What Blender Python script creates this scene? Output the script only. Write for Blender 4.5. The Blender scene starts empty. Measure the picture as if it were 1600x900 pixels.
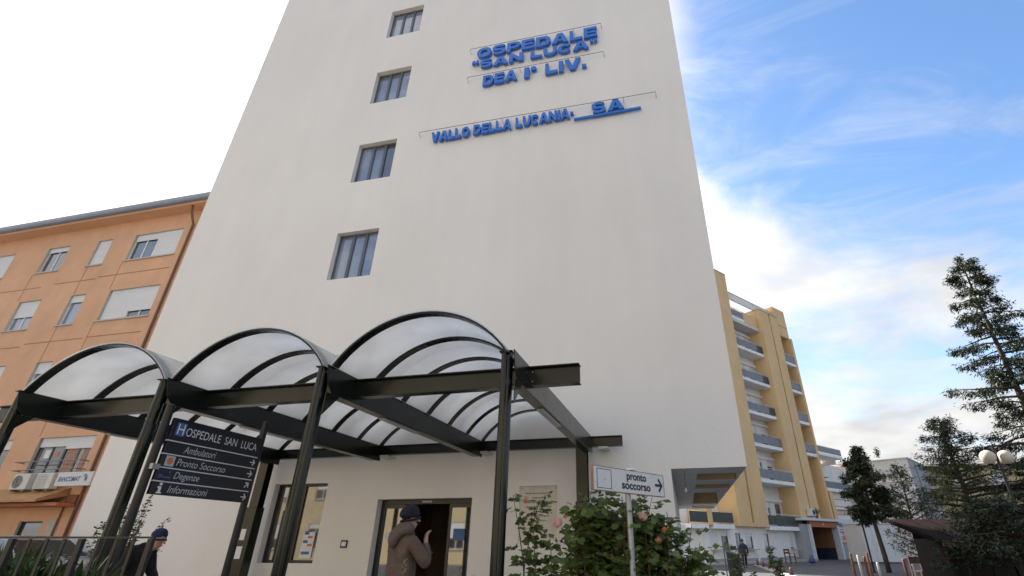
import bpy, bmesh, math, random
import numpy as np
from mathutils import Vector, Matrix

S = bpy.context.scene
COL = S.collection
PI = math.pi
R_ = math.radians

# ------------------------------------------------------------------ camera, sky, sun, exposure
cam = bpy.data.cameras.new("camera")
camo = bpy.data.objects.new("camera", cam)
COL.objects.link(camo)
camo.location = (0, 0, 1.35)
camo.rotation_euler = (R_(90 + 27.48), 0, R_(13.0))
cam.sensor_fit = 'HORIZONTAL'
cam.sensor_width = 36.0
cam.lens = 36.0 * 769.0 / 1600.0
cam.shift_x = -72.0 / 1600.0          # the photo is cropped off-centre
cam.clip_start = 0.05
cam.clip_end = 2000
S.camera = camo

SUN_EL, SUN_AZ = 40.0, -50.0          # azimuth from +Y towards +X; the sun stands behind the tower, to the left
sv = Vector((math.sin(R_(SUN_AZ)) * math.cos(R_(SUN_EL)), math.cos(R_(SUN_AZ)) * math.cos(R_(SUN_EL)), math.sin(R_(SUN_EL))))
sl = bpy.data.lights.new("sun", 'SUN')
sl.energy = 3.6
sl.angle = R_(2)
sl.color = (1.0, 0.94, 0.85)
slo = bpy.data.objects.new("sun", sl)
COL.objects.link(slo)
slo.rotation_euler = sv.to_track_quat('Z', 'Y').to_euler()

W = bpy.data.worlds.new("World")
S.world = W
W.use_nodes = True


def build_sky():
    nt = W.node_tree
    N, L = nt.nodes, nt.links
    N.clear()

    def node(t, **kw):
        n = N.new(t)
        for k, v in kw.items():
            setattr(n, k, v)
        return n

    def math_(op, a, b=None, clamp=False):
        n = node('ShaderNodeMath', operation=op, use_clamp=clamp)
        for i, v in enumerate((a, b)):
            if v is None:
                continue
            if isinstance(v, (int, float)):
                n.inputs[i].default_value = v
            else:
                L.new(v, n.inputs[i])
        return n.outputs[0]
    out = node('ShaderNodeOutputWorld')
    bg = node('ShaderNodeBackground')
    bg.inputs['Strength'].default_value = 0.10
    sky = node('ShaderNodeTexSky', sky_type='NISHITA')
    sky.sun_disc = False
    sky.sun_elevation = R_(SUN_EL)
    sky.sun_rotation = R_(SUN_AZ)
    sky.air_density = 1.0
    sky.dust_density = 0.6
    sky.ozone_density = 2.0
    hs = node('ShaderNodeHueSaturation')
    hs.inputs['Saturation'].default_value = 1.12
    hs.inputs['Value'].default_value = 0.82
    L.new(sky.outputs[0], hs.inputs['Color'])
    tc = node('ShaderNodeTexCoord')
    sep = node('ShaderNodeSeparateXYZ')
    L.new(tc.outputs['Generated'], sep.inputs[0])
    z = math_('MAXIMUM', sep.outputs[2], 0.0)
    den = math_('ADD', z, 0.22)
    px = math_('DIVIDE', sep.outputs[0], den)
    py = math_('DIVIDE', sep.outputs[1], den)
    comb = node('ShaderNodeCombineXYZ')
    L.new(px, comb.inputs[0])
    L.new(py, comb.inputs[1])
    comb.inputs[2].default_value = 3.1
    n1 = node('ShaderNodeTexNoise')
    n1.inputs['Scale'].default_value = 1.9
    n1.inputs['Detail'].default_value = 9
    n1.inputs['Roughness'].default_value = 0.56
    n1.inputs['Distortion'].default_value = 0.35
    L.new(comb.outputs[0], n1.inputs['Vector'])
    n2 = node('ShaderNodeTexNoise')            # thin streaky veil
    n2.inputs['Scale'].default_value = 3.3
    n2.inputs['Detail'].default_value = 7
    n2.inputs['Roughness'].default_value = 0.62
    n2.inputs['Distortion'].default_value = 1.2
    mp = node('ShaderNodeMapping')
    mp.inputs['Scale'].default_value = (0.6, 1.3, 1.0)
    mp.inputs['Rotation'].default_value = (0, 0, 0.7)
    L.new(comb.outputs[0], mp.inputs['Vector'])
    L.new(mp.outputs[0], n2.inputs['Vector'])
    # cover grows towards the horizon and towards the sun
    sd = node('ShaderNodeVectorMath', operation='DOT_PRODUCT')
    sd.inputs[1].default_value = tuple(sv)
    L.new(tc.outputs['Generated'], sd.inputs[0])
    tosun = math_('SMOOTH_MIN', math_('MAXIMUM', sd.outputs['Value'], 0.0), 1.0)
    sunp = math_('POWER', tosun, 2.2)
    lowp = math_('POWER', math_('SUBTRACT', 1.0, z, True), 3.0)
    # one wide blue opening in the cloud, high on the right
    gd = node('ShaderNodeVectorMath', operation='DOT_PRODUCT')
    gd.inputs[1].default_value = tuple(Vector(GAP).normalized())
    L.new(tc.outputs['Generated'], gd.inputs[0])
    gap = node('ShaderNodeMapRange', interpolation_type='SMOOTHSTEP')
    gap.inputs['From Min'].default_value = math.cos(R_(29))
    gap.inputs['From Max'].default_value = math.cos(R_(9))
    L.new(gd.outputs['Value'], gap.inputs['Value'])
    bias = math_('ADD', math_('MULTIPLY', sunp, 0.40), math_('MULTIPLY', lowp, 0.30))
    bias = math_('ADD', bias, math_('SUBTRACT', 0.17, math_('MULTIPLY', gap.outputs[0], 0.36)))
    cov = math_('ADD', n1.outputs['Fac'], bias)
    mr = node('ShaderNodeMapRange', interpolation_type='SMOOTHSTEP')
    mr.inputs['From Min'].default_value = 0.58
    mr.inputs['From Max'].default_value = 0.90
    L.new(cov, mr.inputs['Value'])
    veil = node('ShaderNodeMapRange', interpolation_type='SMOOTHSTEP')
    veil.inputs['From Min'].default_value = 0.42
    veil.inputs['From Max'].default_value = 0.85
    veil.inputs['To Max'].default_value = 0.55
    L.new(math_('ADD', n2.outputs['Fac'], math_('MULTIPLY', bias, 0.5)), veil.inputs['Value'])
    mask = math_('MAXIMUM', mr.outputs[0], veil.outputs[0])
    # cloud tone: greyer undersides, much brighter near the sun
    n3 = node('ShaderNodeTexNoise')
    n3.inputs['Scale'].default_value = 3.4
    n3.inputs['Detail'].default_value = 6
    L.new(comb.outputs[0], n3.inputs['Vector'])
    tone = node('ShaderNodeMapRange')
    tone.inputs['From Min'].default_value = 0.36
    tone.inputs['From Max'].default_value = 0.62
    tone.inputs['To Min'].default_value = CLOUD * 0.84
    tone.inputs['To Max'].default_value = CLOUD * 1.08
    L.new(n3.outputs['Fac'], tone.inputs['Value'])
    bright = math_('MULTIPLY', tone.outputs[0], math_('ADD', 1.0, math_('MULTIPLY', math_('POWER', tosun, 4.0), 1.6)))
    cc = node('ShaderNodeCombineColor')
    L.new(bright, cc.inputs[0])
    L.new(math_('MULTIPLY', bright, 0.995), cc.inputs[1])
    L.new(math_('MULTIPLY', bright, 0.985), cc.inputs[2])
    mix = node('ShaderNodeMix', data_type='RGBA')
    L.new(mask, mix.inputs[0])
    L.new(hs.outputs[0], mix.inputs[6])
    L.new(cc.outputs[0], mix.inputs[7])
    L.new(mix.outputs[2], bg.inputs['Color'])
    L.new(bg.outputs[0], out.inputs[0])


CLOUD = 2.45
GAP = (0.45, 0.53, 0.72)
build_sky()
S.view_settings.view_transform = 'Standard'
S.view_settings.look = 'None'
S.view_settings.gamma = 1.0
S.view_settings.exposure = 1.85
S.cycles.use_denoising = True
S.cycles.max_bounces = 8

# ------------------------------------------------------------------ materials
M = {}


def mat(name, col, rough=0.7, metal=0.0, var=0.0, scale=3.0, bump=0.0, bscale=40.0, spec=0.5, stretch=(1, 1, 1), dirt=None, coat=0.0):
    m = bpy.data.materials.new(name)
    m.use_nodes = True
    nt = m.node_tree
    p = nt.nodes['Principled BSDF']
    p.inputs['Base Color'].default_value = (*col, 1)
    p.inputs['Roughness'].default_value = rough
    p.inputs['Metallic'].default_value = metal
    p.inputs['Specular IOR Level'].default_value = spec
    p.inputs['Coat Weight'].default_value = coat
    tc = nt.nodes.new('ShaderNodeTexCoord')
    if var > 0:
        mp = nt.nodes.new('ShaderNodeMapping')
        mp.inputs['Scale'].default_value = stretch
        nt.links.new(tc.outputs['Object'], mp.inputs['Vector'])
        n = nt.nodes.new('ShaderNodeTexNoise')
        n.inputs['Scale'].default_value = scale
        n.inputs['Detail'].default_value = 6
        n.inputs['Roughness'].default_value = 0.6
        nt.links.new(mp.outputs[0], n.inputs['Vector'])
        r = nt.nodes.new('ShaderNodeValToRGB')
        d = dirt if dirt else tuple(c * (1 - var) for c in col)
        b = tuple(min(1, c * (1 + var * 0.6)) for c in col)
        r.color_ramp.elements[0].color = (*d, 1)
        r.color_ramp.elements[0].position = 0.3
        r.color_ramp.elements[1].color = (*b, 1)
        r.color_ramp.elements[1].position = 0.66
        nt.links.new(n.outputs['Fac'], r.inputs[0])
        nt.links.new(r.outputs[0], p.inputs['Base Color'])
        rm = nt.nodes.new('ShaderNodeMapRange')
        rm.inputs['To Min'].default_value = max(0.02, rough - 0.08)
        rm.inputs['To Max'].default_value = min(1, rough + 0.08)
        nt.links.new(n.outputs['Fac'], rm.inputs['Value'])
        nt.links.new(rm.outputs[0], p.inputs['Roughness'])
    if bump > 0:
        n = nt.nodes.new('ShaderNodeTexNoise')
        n.inputs['Scale'].default_value = bscale
        n.inputs['Detail'].default_value = 4
        nt.links.new(tc.outputs['Object'], n.inputs['Vector'])
        b = nt.nodes.new('ShaderNodeBump')
        b.inputs['Strength'].default_value = bump
        b.inputs['Distance'].default_value = 0.02
        nt.links.new(n.outputs['Fac'], b.inputs['Height'])
        nt.links.new(b.outputs[0], p.inputs['Normal'])
    M[name] = m
    return m


mat('tower_plaster', (0.82, 0.785, 0.738), 0.85, var=0.05, scale=0.35, bump=0.25, bscale=14, stretch=(1, 1, 0.45))
mat('reveal_plaster', (0.82, 0.78, 0.73), 0.8, var=0.05, scale=2)
mat('orange_plaster', (0.70, 0.405, 0.24), 0.85, var=0.10, scale=0.7, bump=0.2, bscale=14)
mat('orange_dark', (0.44, 0.17, 0.075), 0.85, var=0.12, scale=2)
mat('ochre_plaster', (0.71, 0.49, 0.25), 0.85, var=0.09, scale=0.6, bump=0.15, bscale=14)
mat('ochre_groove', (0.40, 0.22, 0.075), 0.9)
mat('white_plaster', (0.80, 0.775, 0.73), 0.8, var=0.06, scale=0.8, bump=0.15, bscale=16)
mat('grey_and_shade_plaster', (0.32, 0.33, 0.35), 0.85, var=0.1, scale=0.8, bump=0.15, bscale=16)  # plain grey walls; on the white house the grey stands for shade
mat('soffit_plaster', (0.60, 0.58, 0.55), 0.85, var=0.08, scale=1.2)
mat('tan_plaster', (0.52, 0.42, 0.24), 0.85, var=0.08, scale=0.6)
mat('cream_street', (0.62, 0.50, 0.30), 0.85, var=0.08, scale=0.6)
mat('dark_steel', (0.007, 0.010, 0.006), 0.24, metal=0.0, var=0.2, scale=1.5, spec=0.40)
mat('sign_steel', (0.010, 0.009, 0.010), 0.4, var=0.2, scale=6, spec=0.4)
mat('galvanised', (0.34, 0.36, 0.38), 0.42, metal=0.75, var=0.15, scale=30, bump=0.1, bscale=60)
mat('rail_paint', (0.014, 0.016, 0.015), 0.42, var=0.25, scale=9, spec=0.5)
mat('gutter_metal', (0.23, 0.27, 0.33), 0.45, metal=0.3, var=0.1, scale=2)
mat('pipe_brown', (0.15, 0.075, 0.05), 0.5, var=0.15, scale=3)
mat('roof_tan', (0.42, 0.32, 0.22), 0.8, var=0.2, scale=4)
mat('frame_dark', (0.045, 0.050, 0.058), 0.4, var=0.1, scale=6)
mat('frame_grey', (0.10, 0.115, 0.135), 0.4, var=0.1, scale=6)
mat('frame_white', (0.70, 0.70, 0.69), 0.4)
mat('frame_black', (0.018, 0.018, 0.018), 0.35)
mat('shutter', (0.68, 0.68, 0.68), 0.55, var=0.05, scale=3)
mat('sill_stone', (0.48, 0.45, 0.41), 0.75, var=0.12, scale=8)
mat('letter_blue', (0.035, 0.17, 0.60), 0.38, var=0.10, scale=5, spec=0.5)
mat('rail_grey', (0.22, 0.22, 0.23), 0.5, metal=0.4)
mat('sign_navy', (0.006, 0.007, 0.014), 0.35, var=0.15, scale=6)
mat('print_white', (0.72, 0.72, 0.74), 0.5)
mat('print_blue', (0.05, 0.13, 0.32), 0.5)
mat('print_orange', (0.58, 0.17, 0.05), 0.5)
mat('print_black', (0.012, 0.012, 0.014), 0.5)
mat('print_grey', (0.44, 0.46, 0.50), 0.5)
mat('sign_white', (0.64, 0.63, 0.61), 0.42, var=0.06, scale=6)
mat('sign_rust', (0.33, 0.18, 0.09), 0.7, var=0.3, scale=20)
mat('marble', (0.70, 0.64, 0.56), 0.5, var=0.12, scale=4)
mat('engraved', (0.22, 0.19, 0.15), 0.8)
mat('paper', (0.74, 0.74, 0.76), 0.7, var=0.06, scale=5)
mat('lamp_cover', (0.55, 0.52, 0.48), 0.4)
mat('balcony_panel', (0.165, 0.185, 0.215), 0.5, var=0.15, scale=2)
mat('balcony_green', (0.035, 0.055, 0.050), 0.55, var=0.3, scale=3)
mat('balcony_slab', (0.80, 0.80, 0.79), 0.75, var=0.1, scale=2)
mat('asphalt', (0.085, 0.087, 0.095), 0.9, var=0.18, scale=1.2, bump=0.4, bscale=60)
mat('paving', (0.36, 0.34, 0.31), 0.9, var=0.15, scale=1.5, bump=0.3, bscale=30)
mat('kerb', (0.38, 0.37, 0.35), 0.85, var=0.2, scale=4)
mat('brown_wall', (0.30, 0.14, 0.06), 0.7, var=0.2, scale=2)
mat('dado_blue', (0.03, 0.035, 0.055), 0.5)
mat('portico_red', (0.36, 0.12, 0.05), 0.6, var=0.1, scale=4)
mat('shed_wood', (0.028, 0.018, 0.013), 0.8, var=0.4, scale=6, stretch=(1, 1, .2), bump=.3, bscale=20)
mat('shed_roof', (0.016, 0.007, 0.005), 0.9, var=0.35, scale=5, spec=0.1)
mat('shed_lit_edge', (0.30, 0.15, 0.09), 0.7, var=0.3, scale=8)  # paler brown standing for light on the eave
mat('wood_brown', (0.11, 0.05, 0.03), 0.7, var=0.3, scale=8)
mat('bollard_rust', (0.21, 0.075, 0.04), 0.7, var=0.25, scale=12)
mat('bollard_white', (0.62, 0.61, 0.58), 0.6, var=0.12, scale=12)
mat('globe', (0.62, 0.55, 0.43), 0.35, var=0.1, scale=5)
mat('cabin_white', (0.60, 0.61, 0.63), 0.6, var=0.06, scale=2)
mat('ac_white', (0.60, 0.60, 0.58), 0.5, var=0.06, scale=5)
mat('ac_dark', (0.07, 0.07, 0.075), 0.6)
mat('canvas', (0.46, 0.26, 0.12), 0.85, var=0.25, scale=5)
mat('rubber', (0.02, 0.02, 0.02), 0.8)
mat('chrome', (0.6, 0.6, 0.62), 0.2, metal=1.0)
mat('car_paint', (0.20, 0.21, 0.235), 0.3, metal=0.3, coat=0.6, spec=0.5)
mat('lens', (0.7, 0.7, 0.72), 0.1)
mat('skin', (0.46, 0.25, 0.17), 0.55, var=0.08, scale=20)
mat('hair', (0.03, 0.022, 0.018), 0.7)
mat('eye', (0.03, 0.03, 0.03), 0.2)
mat('jacket_taupe', (0.115, 0.075, 0.056), 0.8, var=0.18, scale=9, bump=1.0, bscale=13)
mat('hood_knit', (0.15, 0.11, 0.09), 0.95, var=0.3, scale=50, bump=0.9, bscale=110)
mat('beanie_navy', (0.014, 0.014, 0.026), 0.95, var=0.2, scale=60, bump=0.8, bscale=120)
mat('beanie_blue', (0.018, 0.034, 0.115), 0.9, var=0.2, scale=60, bump=0.7, bscale=110)
mat('jacket_black', (0.010, 0.010, 0.012), 0.8, var=0.2, scale=9, bump=0.4, bscale=20)
mat('jacket_navy', (0.015, 0.018, 0.035), 0.8, var=0.2, scale=9)
mat('trousers_dark', (0.02, 0.021, 0.026), 0.85, var=0.15, scale=8)
mat('shoe', (0.03, 0.025, 0.022), 0.5)
mat('bag_blue', (0.03, 0.06, 0.18), 0.5)
mat('bark', (0.075, 0.055, 0.042), 0.9, var=0.35, scale=9, stretch=(1, 1, .25), bump=0.8, bscale=14)
mat('stem_green', (0.07, 0.085, 0.03), 0.7, var=0.2, scale=9)
mat('stem_brown', (0.10, 0.055, 0.035), 0.8, var=0.2, scale=9)
mat('clay', (0.26, 0.10, 0.05), 0.8, var=0.2, scale=8)
mat('interior', (0.30, 0.23, 0.17), 0.9, var=0.2, scale=1.5)
mat('curtain_orange', (0.50, 0.20, 0.09), 0.9, var=0.3, scale=9, stretch=(1, 1, .1))
mat('curtain_cream', (0.58, 0.48, 0.38), 0.9, var=0.2, scale=9, stretch=(1, 1, .1))


def weathered(name, amount=.05):
    """adds broad mottling and faint rain streaks to an existing plaster"""
    nt = M[name].node_tree
    p = nt.nodes['Principled BSDF']
    src = p.inputs['Base Color'].links[0].from_socket
    tc = nt.nodes.new('ShaderNodeTexCoord')
    for sc, st, lo_, hi_, k in ((1.0, (2.6, 2.6, .10), .46, .80, amount), (.16, (1, 1, 1.4), .40, .62, amount * .9), (9.0, (1, 1, 1), .66, .74, amount * 1.3)):
        mp = nt.nodes.new('ShaderNodeMapping')
        mp.inputs['Scale'].default_value = st
        nt.links.new(tc.outputs['Object'], mp.inputs['Vector'])
        n = nt.nodes.new('ShaderNodeTexNoise')
        n.inputs['Scale'].default_value = sc
        n.inputs['Detail'].default_value = 7
        n.inputs['Roughness'].default_value = .62
        nt.links.new(mp.outputs[0], n.inputs['Vector'])
        r = nt.nodes.new('ShaderNodeMapRange')
        r.inputs['From Min'].default_value = lo_
        r.inputs['From Max'].default_value = hi_
        r.inputs['To Min'].default_value = 0
        r.inputs['To Max'].default_value = k
        nt.links.new(n.outputs['Fac'], r.inputs['Value'])
        mx = nt.nodes.new('ShaderNodeMix')
        mx.data_type = 'RGBA'
        nt.links.new(r.outputs[0], mx.inputs[0])
        nt.links.new(src, mx.inputs[6])
        mx.inputs[7].default_value = (.22, .19, .16, 1)
        src = mx.outputs[2]
    nt.links.new(src, p.inputs['Base Color'])


weathered('tower_plaster', .035)
weathered('orange_plaster', .12)
weathered('ochre_plaster', .10)
weathered('white_plaster', .12)


def leafmat(name, a, b, trans=0.25, scale=1.5, rough=0.5):
    m = bpy.data.materials.new(name)
    m.use_nodes = True
    nt = m.node_tree
    p = nt.nodes['Principled BSDF']
    tc = nt.nodes.new('ShaderNodeTexCoord')
    n = nt.nodes.new('ShaderNodeTexNoise')
    n.inputs['Scale'].default_value = scale
    n.inputs['Detail'].default_value = 8
    n.inputs['Roughness'].default_value = 0.75
    nt.links.new(tc.outputs['Object'], n.inputs['Vector'])
    r = nt.nodes.new('ShaderNodeValToRGB')
    r.color_ramp.elements[0].color = (*a, 1)
    r.color_ramp.elements[0].position = 0.36
    r.color_ramp.elements[1].color = (*b, 1)
    r.color_ramp.elements[1].position = 0.64
    nt.links.new(n.outputs['Fac'], r.inputs[0])
    nt.links.new(r.outputs[0], p.inputs['Base Color'])
    p.inputs['Roughness'].default_value = rough
    p.inputs['Specular IOR Level'].default_value = 0.4
    t = nt.nodes.new('ShaderNodeBsdfTranslucent')
    nt.links.new(r.outputs[0], t.inputs['Color'])
    mx = nt.nodes.new('ShaderNodeMixShader')
    mx.inputs[0].default_value = trans
    nt.links.new(p.outputs[0], mx.inputs[1])
    nt.links.new(t.outputs[0], mx.inputs[2])
    nt.links.new(mx.outputs[0], nt.nodes['Material Output'].inputs[0])
    M[name] = m


leafmat('needle_dark', (0.014, 0.024, 0.012), (0.050, 0.068, 0.030), 0.15, 1.3)
leafmat('needle_cedar', (0.020, 0.036, 0.014), (0.085, 0.105, 0.040), 0.2, 1.1)
leafmat('needle_cypress', (0.016, 0.026, 0.012), (0.058, 0.072, 0.026), 0.15, 1.5)
leafmat('leaf_rose', (0.030, 0.070, 0.016), (0.18, 0.24, 0.065), 0.3, 7)
leafmat('leaf_young', (0.12, 0.17, 0.05), (0.34, 0.30, 0.12), 0.3, 14)
leafmat('leaf_strap', (0.016, 0.036, 0.010), (0.075, 0.12, 0.035), 0.2, 5, 0.35)
leafmat('leaf_tree', (0.04, 0.07, 0.02), (0.14, 0.18, 0.06), 0.3, 5)
leafmat('leaf_red', (0.07, 0.02, 0.012), (0.17, 0.05, 0.03), 0.2, 6)
leafmat('petal', (0.78, 0.42, 0.33), (0.90, 0.70, 0.62), 0.35, 30)
leafmat('petal_bud', (0.62, 0.20, 0.10), (0.74, 0.36, 0.22), 0.3, 30)


def glassmat(name, col, rough=0.04, ior=1.5, refl=0.12, var=0.0, scale=1.0, col2=None):
    """window glass seen from outside: what is behind it plus a mirror share that grows at grazing angles"""
    m = bpy.data.materials.new(name)
    m.use_nodes = True
    nt = m.node_tree
    p = nt.nodes['Principled BSDF']
    p.inputs['Base Color'].default_value = (*col, 1)
    p.inputs['Roughness'].default_value = 0.5
    p.inputs['Specular IOR Level'].default_value = 0.2
    if col2:
        tc = nt.nodes.new('ShaderNodeTexCoord')
        n = nt.nodes.new('ShaderNodeTexNoise')
        n.inputs['Scale'].default_value = scale
        n.inputs['Detail'].default_value = 3
        nt.links.new(tc.outputs['Object'], n.inputs['Vector'])
        r = nt.nodes.new('ShaderNodeValToRGB')
        r.color_ramp.elements[0].color = (*col, 1)
        r.color_ramp.elements[0].position = 0.4
        r.color_ramp.elements[1].color = (*col2, 1)
        r.color_ramp.elements[1].position = 0.6
        nt.links.new(n.outputs['Fac'], r.inputs[0])
        nt.links.new(r.outputs[0], p.inputs['Base Color'])
    g = nt.nodes.new('ShaderNodeBsdfGlossy')
    g.inputs['Roughness'].default_value = rough
    g.inputs['Color'].default_value = (0.95, 0.97, 1.0, 1)
    fr = nt.nodes.new('ShaderNodeFresnel')
    fr.inputs['IOR'].default_value = ior
    ad = nt.nodes.new('ShaderNodeMath')
    ad.operation = 'ADD'
    ad.use_clamp = True
    ad.inputs[1].default_value = refl
    nt.links.new(fr.outputs[0], ad.inputs[0])
    mx = nt.nodes.new('ShaderNodeMixShader')
    nt.links.new(ad.outputs[0], mx.inputs[0])
    nt.links.new(p.outputs[0], mx.inputs[1])
    nt.links.new(g.outputs[0], mx.inputs[2])
    nt.links.new(mx.outputs[0], nt.nodes['Material Output'].inputs[0])
    M[name] = m


glassmat('glass_blind', (0.08, 0.10, 0.15), 0.05, 1.5, 0.14, scale=0.7, col2=(0.22, 0.25, 0.31))
glassmat('glass_dark', (0.015, 0.015, 0.015), 0.03, 1.5, 0.16)
glassmat('glass_room', (0.05, 0.045, 0.04), 0.03, 1.5, 0.10, scale=1.5, col2=(0.14, 0.13, 0.12))
glassmat('car_glass', (0.008, 0.009, 0.010), 0.3, 1.12, 0.0)
glassmat('glass_blue', (0.16, 0.20, 0.28), 0.05, 1.5, 0.15)


def polymat():
    m = bpy.data.materials.new('opal_sheet')
    m.use_nodes = True
    nt = m.node_tree
    p = nt.nodes['Principled BSDF']
    p.inputs['Base Color'].default_value = (0.84, 0.85, 0.86, 1)
    p.inputs['Roughness'].default_value = 0.28
    tc = nt.nodes.new('ShaderNodeTexCoord')
    n = nt.nodes.new('ShaderNodeTexNoise')
    n.inputs['Scale'].default_value = 2.2
    n.inputs['Detail'].default_value = 7
    nt.links.new(tc.outputs['Object'], n.inputs['Vector'])
    r = nt.nodes.new('ShaderNodeValToRGB')
    r.color_ramp.elements[0].color = (0.90, 0.90, 0.89, 1)
    r.color_ramp.elements[0].position = 0.35
    r.color_ramp.elements[1].color = (0.98, 0.98, 0.98, 1)
    r.color_ramp.elements[1].position = 0.6
    nt.links.new(n.outputs['Fac'], r.inputs[0])
    t = nt.nodes.new('ShaderNodeBsdfTranslucent')
    nt.links.new(r.outputs[0], t.inputs['Color'])
    mx = nt.nodes.new('ShaderNodeMixShader')
    mx.inputs[0].default_value = 0.76
    nt.links.new(p.outputs[0], mx.inputs[1])
    nt.links.new(t.outputs[0], mx.inputs[2])
    nt.links.new(mx.outputs[0], nt.nodes['Material Output'].inputs[0])
    M['opal_sheet'] = m


polymat()


# ------------------------------------------------------------------ object and mesh helpers
def link(o, parent=None):
    COL.objects.link(o)
    if parent is not None:
        o.parent = parent
    return o


def tag(o, label=None, cat=None, group=None, kind=None):
    if label:
        o['label'] = label
    if cat:
        o['category'] = cat
    if group:
        o['group'] = group
    if kind:
        o['kind'] = kind
    return o


def thing(name, label, cat, loc=(0, 0, 0), rz=0.0, group=None):
    o = bpy.data.objects.new(name, None)
    o.empty_display_size = 0.2
    link(o)
    o.location = loc
    o.rotation_euler = (0, 0, rz)
    return tag(o, label, cat, group)


class G:
    def __init__(s):
        s.v, s.f = [], []

    def add(s, vs, fs):
        b = len(s.v)
        s.v += [tuple(v) for v in vs]
        s.f += [tuple(i + b for i in f) for f in fs]
        return s

    def box(s, x0, x1, y0, y1, z0, z1):
        if x0 > x1: x0, x1 = x1, x0
        if y0 > y1: y0, y1 = y1, y0
        if z0 > z1: z0, z1 = z1, z0
        return s.add([(x0, y0, z0), (x1, y0, z0), (x1, y1, z0), (x0, y1, z0), (x0, y0, z1), (x1, y0, z1), (x1, y1, z1), (x0, y1, z1)],
                     [(0, 3, 2, 1), (4, 5, 6, 7), (0, 1, 5, 4), (1, 2, 6, 5), (2, 3, 7, 6), (3, 0, 4, 7)])

    def tube(s, pts, rad, n=8, cap=True):
        pts = [Vector(p) for p in pts]
        if isinstance(rad, (int, float)):
            rad = [rad] * len(pts)
        rings = []
        up = None
        for i, p in enumerate(pts):
            d = (pts[min(i + 1, len(pts) - 1)] - pts[max(i - 1, 0)]).normalized()
            if up is None:
                up = Vector((0, 0, 1)) if abs(d.z) < 0.9 else Vector((0, 1, 0))
            a = d.cross(up)
            if a.length < 1e-4:
                a = d.orthogonal()
            a.normalize()
            b = a.cross(d).normalized()
            up = b
            rings.append([p + (a * math.cos(2 * PI * k / n) + b * math.sin(2 * PI * k / n)) * rad[i] for k in range(n)])
        vs = [v for r in rings for v in r]
        fs = []
        for i in range(len(pts) - 1):
            for k in range(n):
                k2 = (k + 1) % n
                fs.append((i * n + k, i * n + k2, (i + 1) * n + k2, (i + 1) * n + k))
        if cap:
            fs.append(tuple(range(n - 1, -1, -1)))
            fs.append(tuple((len(pts) - 1) * n + k for k in range(n)))
        return s.add(vs, fs)

    def lathe(s, prof, c=(0, 0, 0), n=20):
        vs, fs = [], []
        for r, z in prof:
            for k in range(n):
                vs.append((c[0] + r * math.cos(2 * PI * k / n), c[1] + r * math.sin(2 * PI * k / n), c[2] + z))
        for i in range(len(prof) - 1):
            for k in range(n):
                k2 = (k + 1) % n
                fs.append((i * n + k, i * n + k2, (i + 1) * n + k2, (i + 1) * n + k))
        fs.append(tuple(range(n - 1, -1, -1)))
        fs.append(tuple((len(prof) - 1) * n + k for k in range(n)))
        return s.add(vs, fs)

    def prism(s, poly, axis, a0, a1):
        """poly in the plane across the axis: 'y' -> (x, z), 'x' -> (y, z), 'z' -> (x, y)"""
        def P(p, a):
            return (p[0], a, p[1]) if axis == 'y' else ((a, p[0], p[1]) if axis == 'x' else (p[0], p[1], a))
        n = len(poly)
        vs = [P(p, a0) for p in poly] + [P(p, a1) for p in poly]
        fs = [tuple(range(n)), tuple(range(2 * n - 1, n - 1, -1))]
        for i in range(n):
            j = (i + 1) % n
            fs.append((j, i, n + i, n + j))
        return s.add(vs, fs)

    def sphere(s, c, r, n=16, m=10, sz=1.0):
        prof = [(max(1e-4, r * math.sin(PI * i / m)), -r * sz * math.cos(PI * i / m)) for i in range(m + 1)]
        return s.lathe(prof, c, n)

    def wall(s, x0, x1, z0, z1, holes, y=0.0, depth=0.25, reveal=True):
        """front wall in the plane y (facing -y) with rectangular holes (x0, x1, z0, z1) and their reveals"""
        xs = sorted({x0, x1, *[h[0] for h in holes], *[h[1] for h in holes]})
        zs = sorted({z0, z1, *[h[2] for h in holes], *[h[3] for h in holes]})
        xs = [x for x in xs if x0 <= x <= x1]
        zs = [z for z in zs if z0 <= z <= z1]
        for i in range(len(xs) - 1):
            for j in range(len(zs) - 1):
                cx, cz = (xs[i] + xs[i + 1]) / 2, (zs[j] + zs[j + 1]) / 2
                if any(h[0] < cx < h[1] and h[2] < cz < h[3] for h in holes):
                    continue
                s.add([(xs[i], y, zs[j]), (xs[i + 1], y, zs[j]), (xs[i + 1], y, zs[j + 1]), (xs[i], y, zs[j + 1])], [(0, 1, 2, 3)])
        if reveal:
            for h in holes:
                s.holeside(h, y, depth)
        return s

    def holeside(s, h, y, depth):
        a, b, c, d = h
        y2 = y + depth
        s.add([(a, y, c), (a, y, d), (a, y2, d), (a, y2, c)], [(0, 1, 2, 3)])
        s.add([(b, y, c), (b, y2, c), (b, y2, d), (b, y, d)], [(0, 1, 2, 3)])
        s.add([(a, y, d), (b, y, d), (b, y2, d), (a, y2, d)], [(0, 1, 2, 3)])
        s.add([(a, y, c), (a, y2, c), (b, y2, c), (b, y, c)], [(0, 1, 2, 3)])

    def mesh(s, name, m=None, smooth=False):
        me = bpy.data.meshes.new(name)
        me.from_pydata(s.v, [], s.f)
        if m:
            me.materials.append(M[m])
        if smooth:
            me.polygons.foreach_set('use_smooth', [True] * len(me.polygons))
        me.update()
        return me

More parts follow.
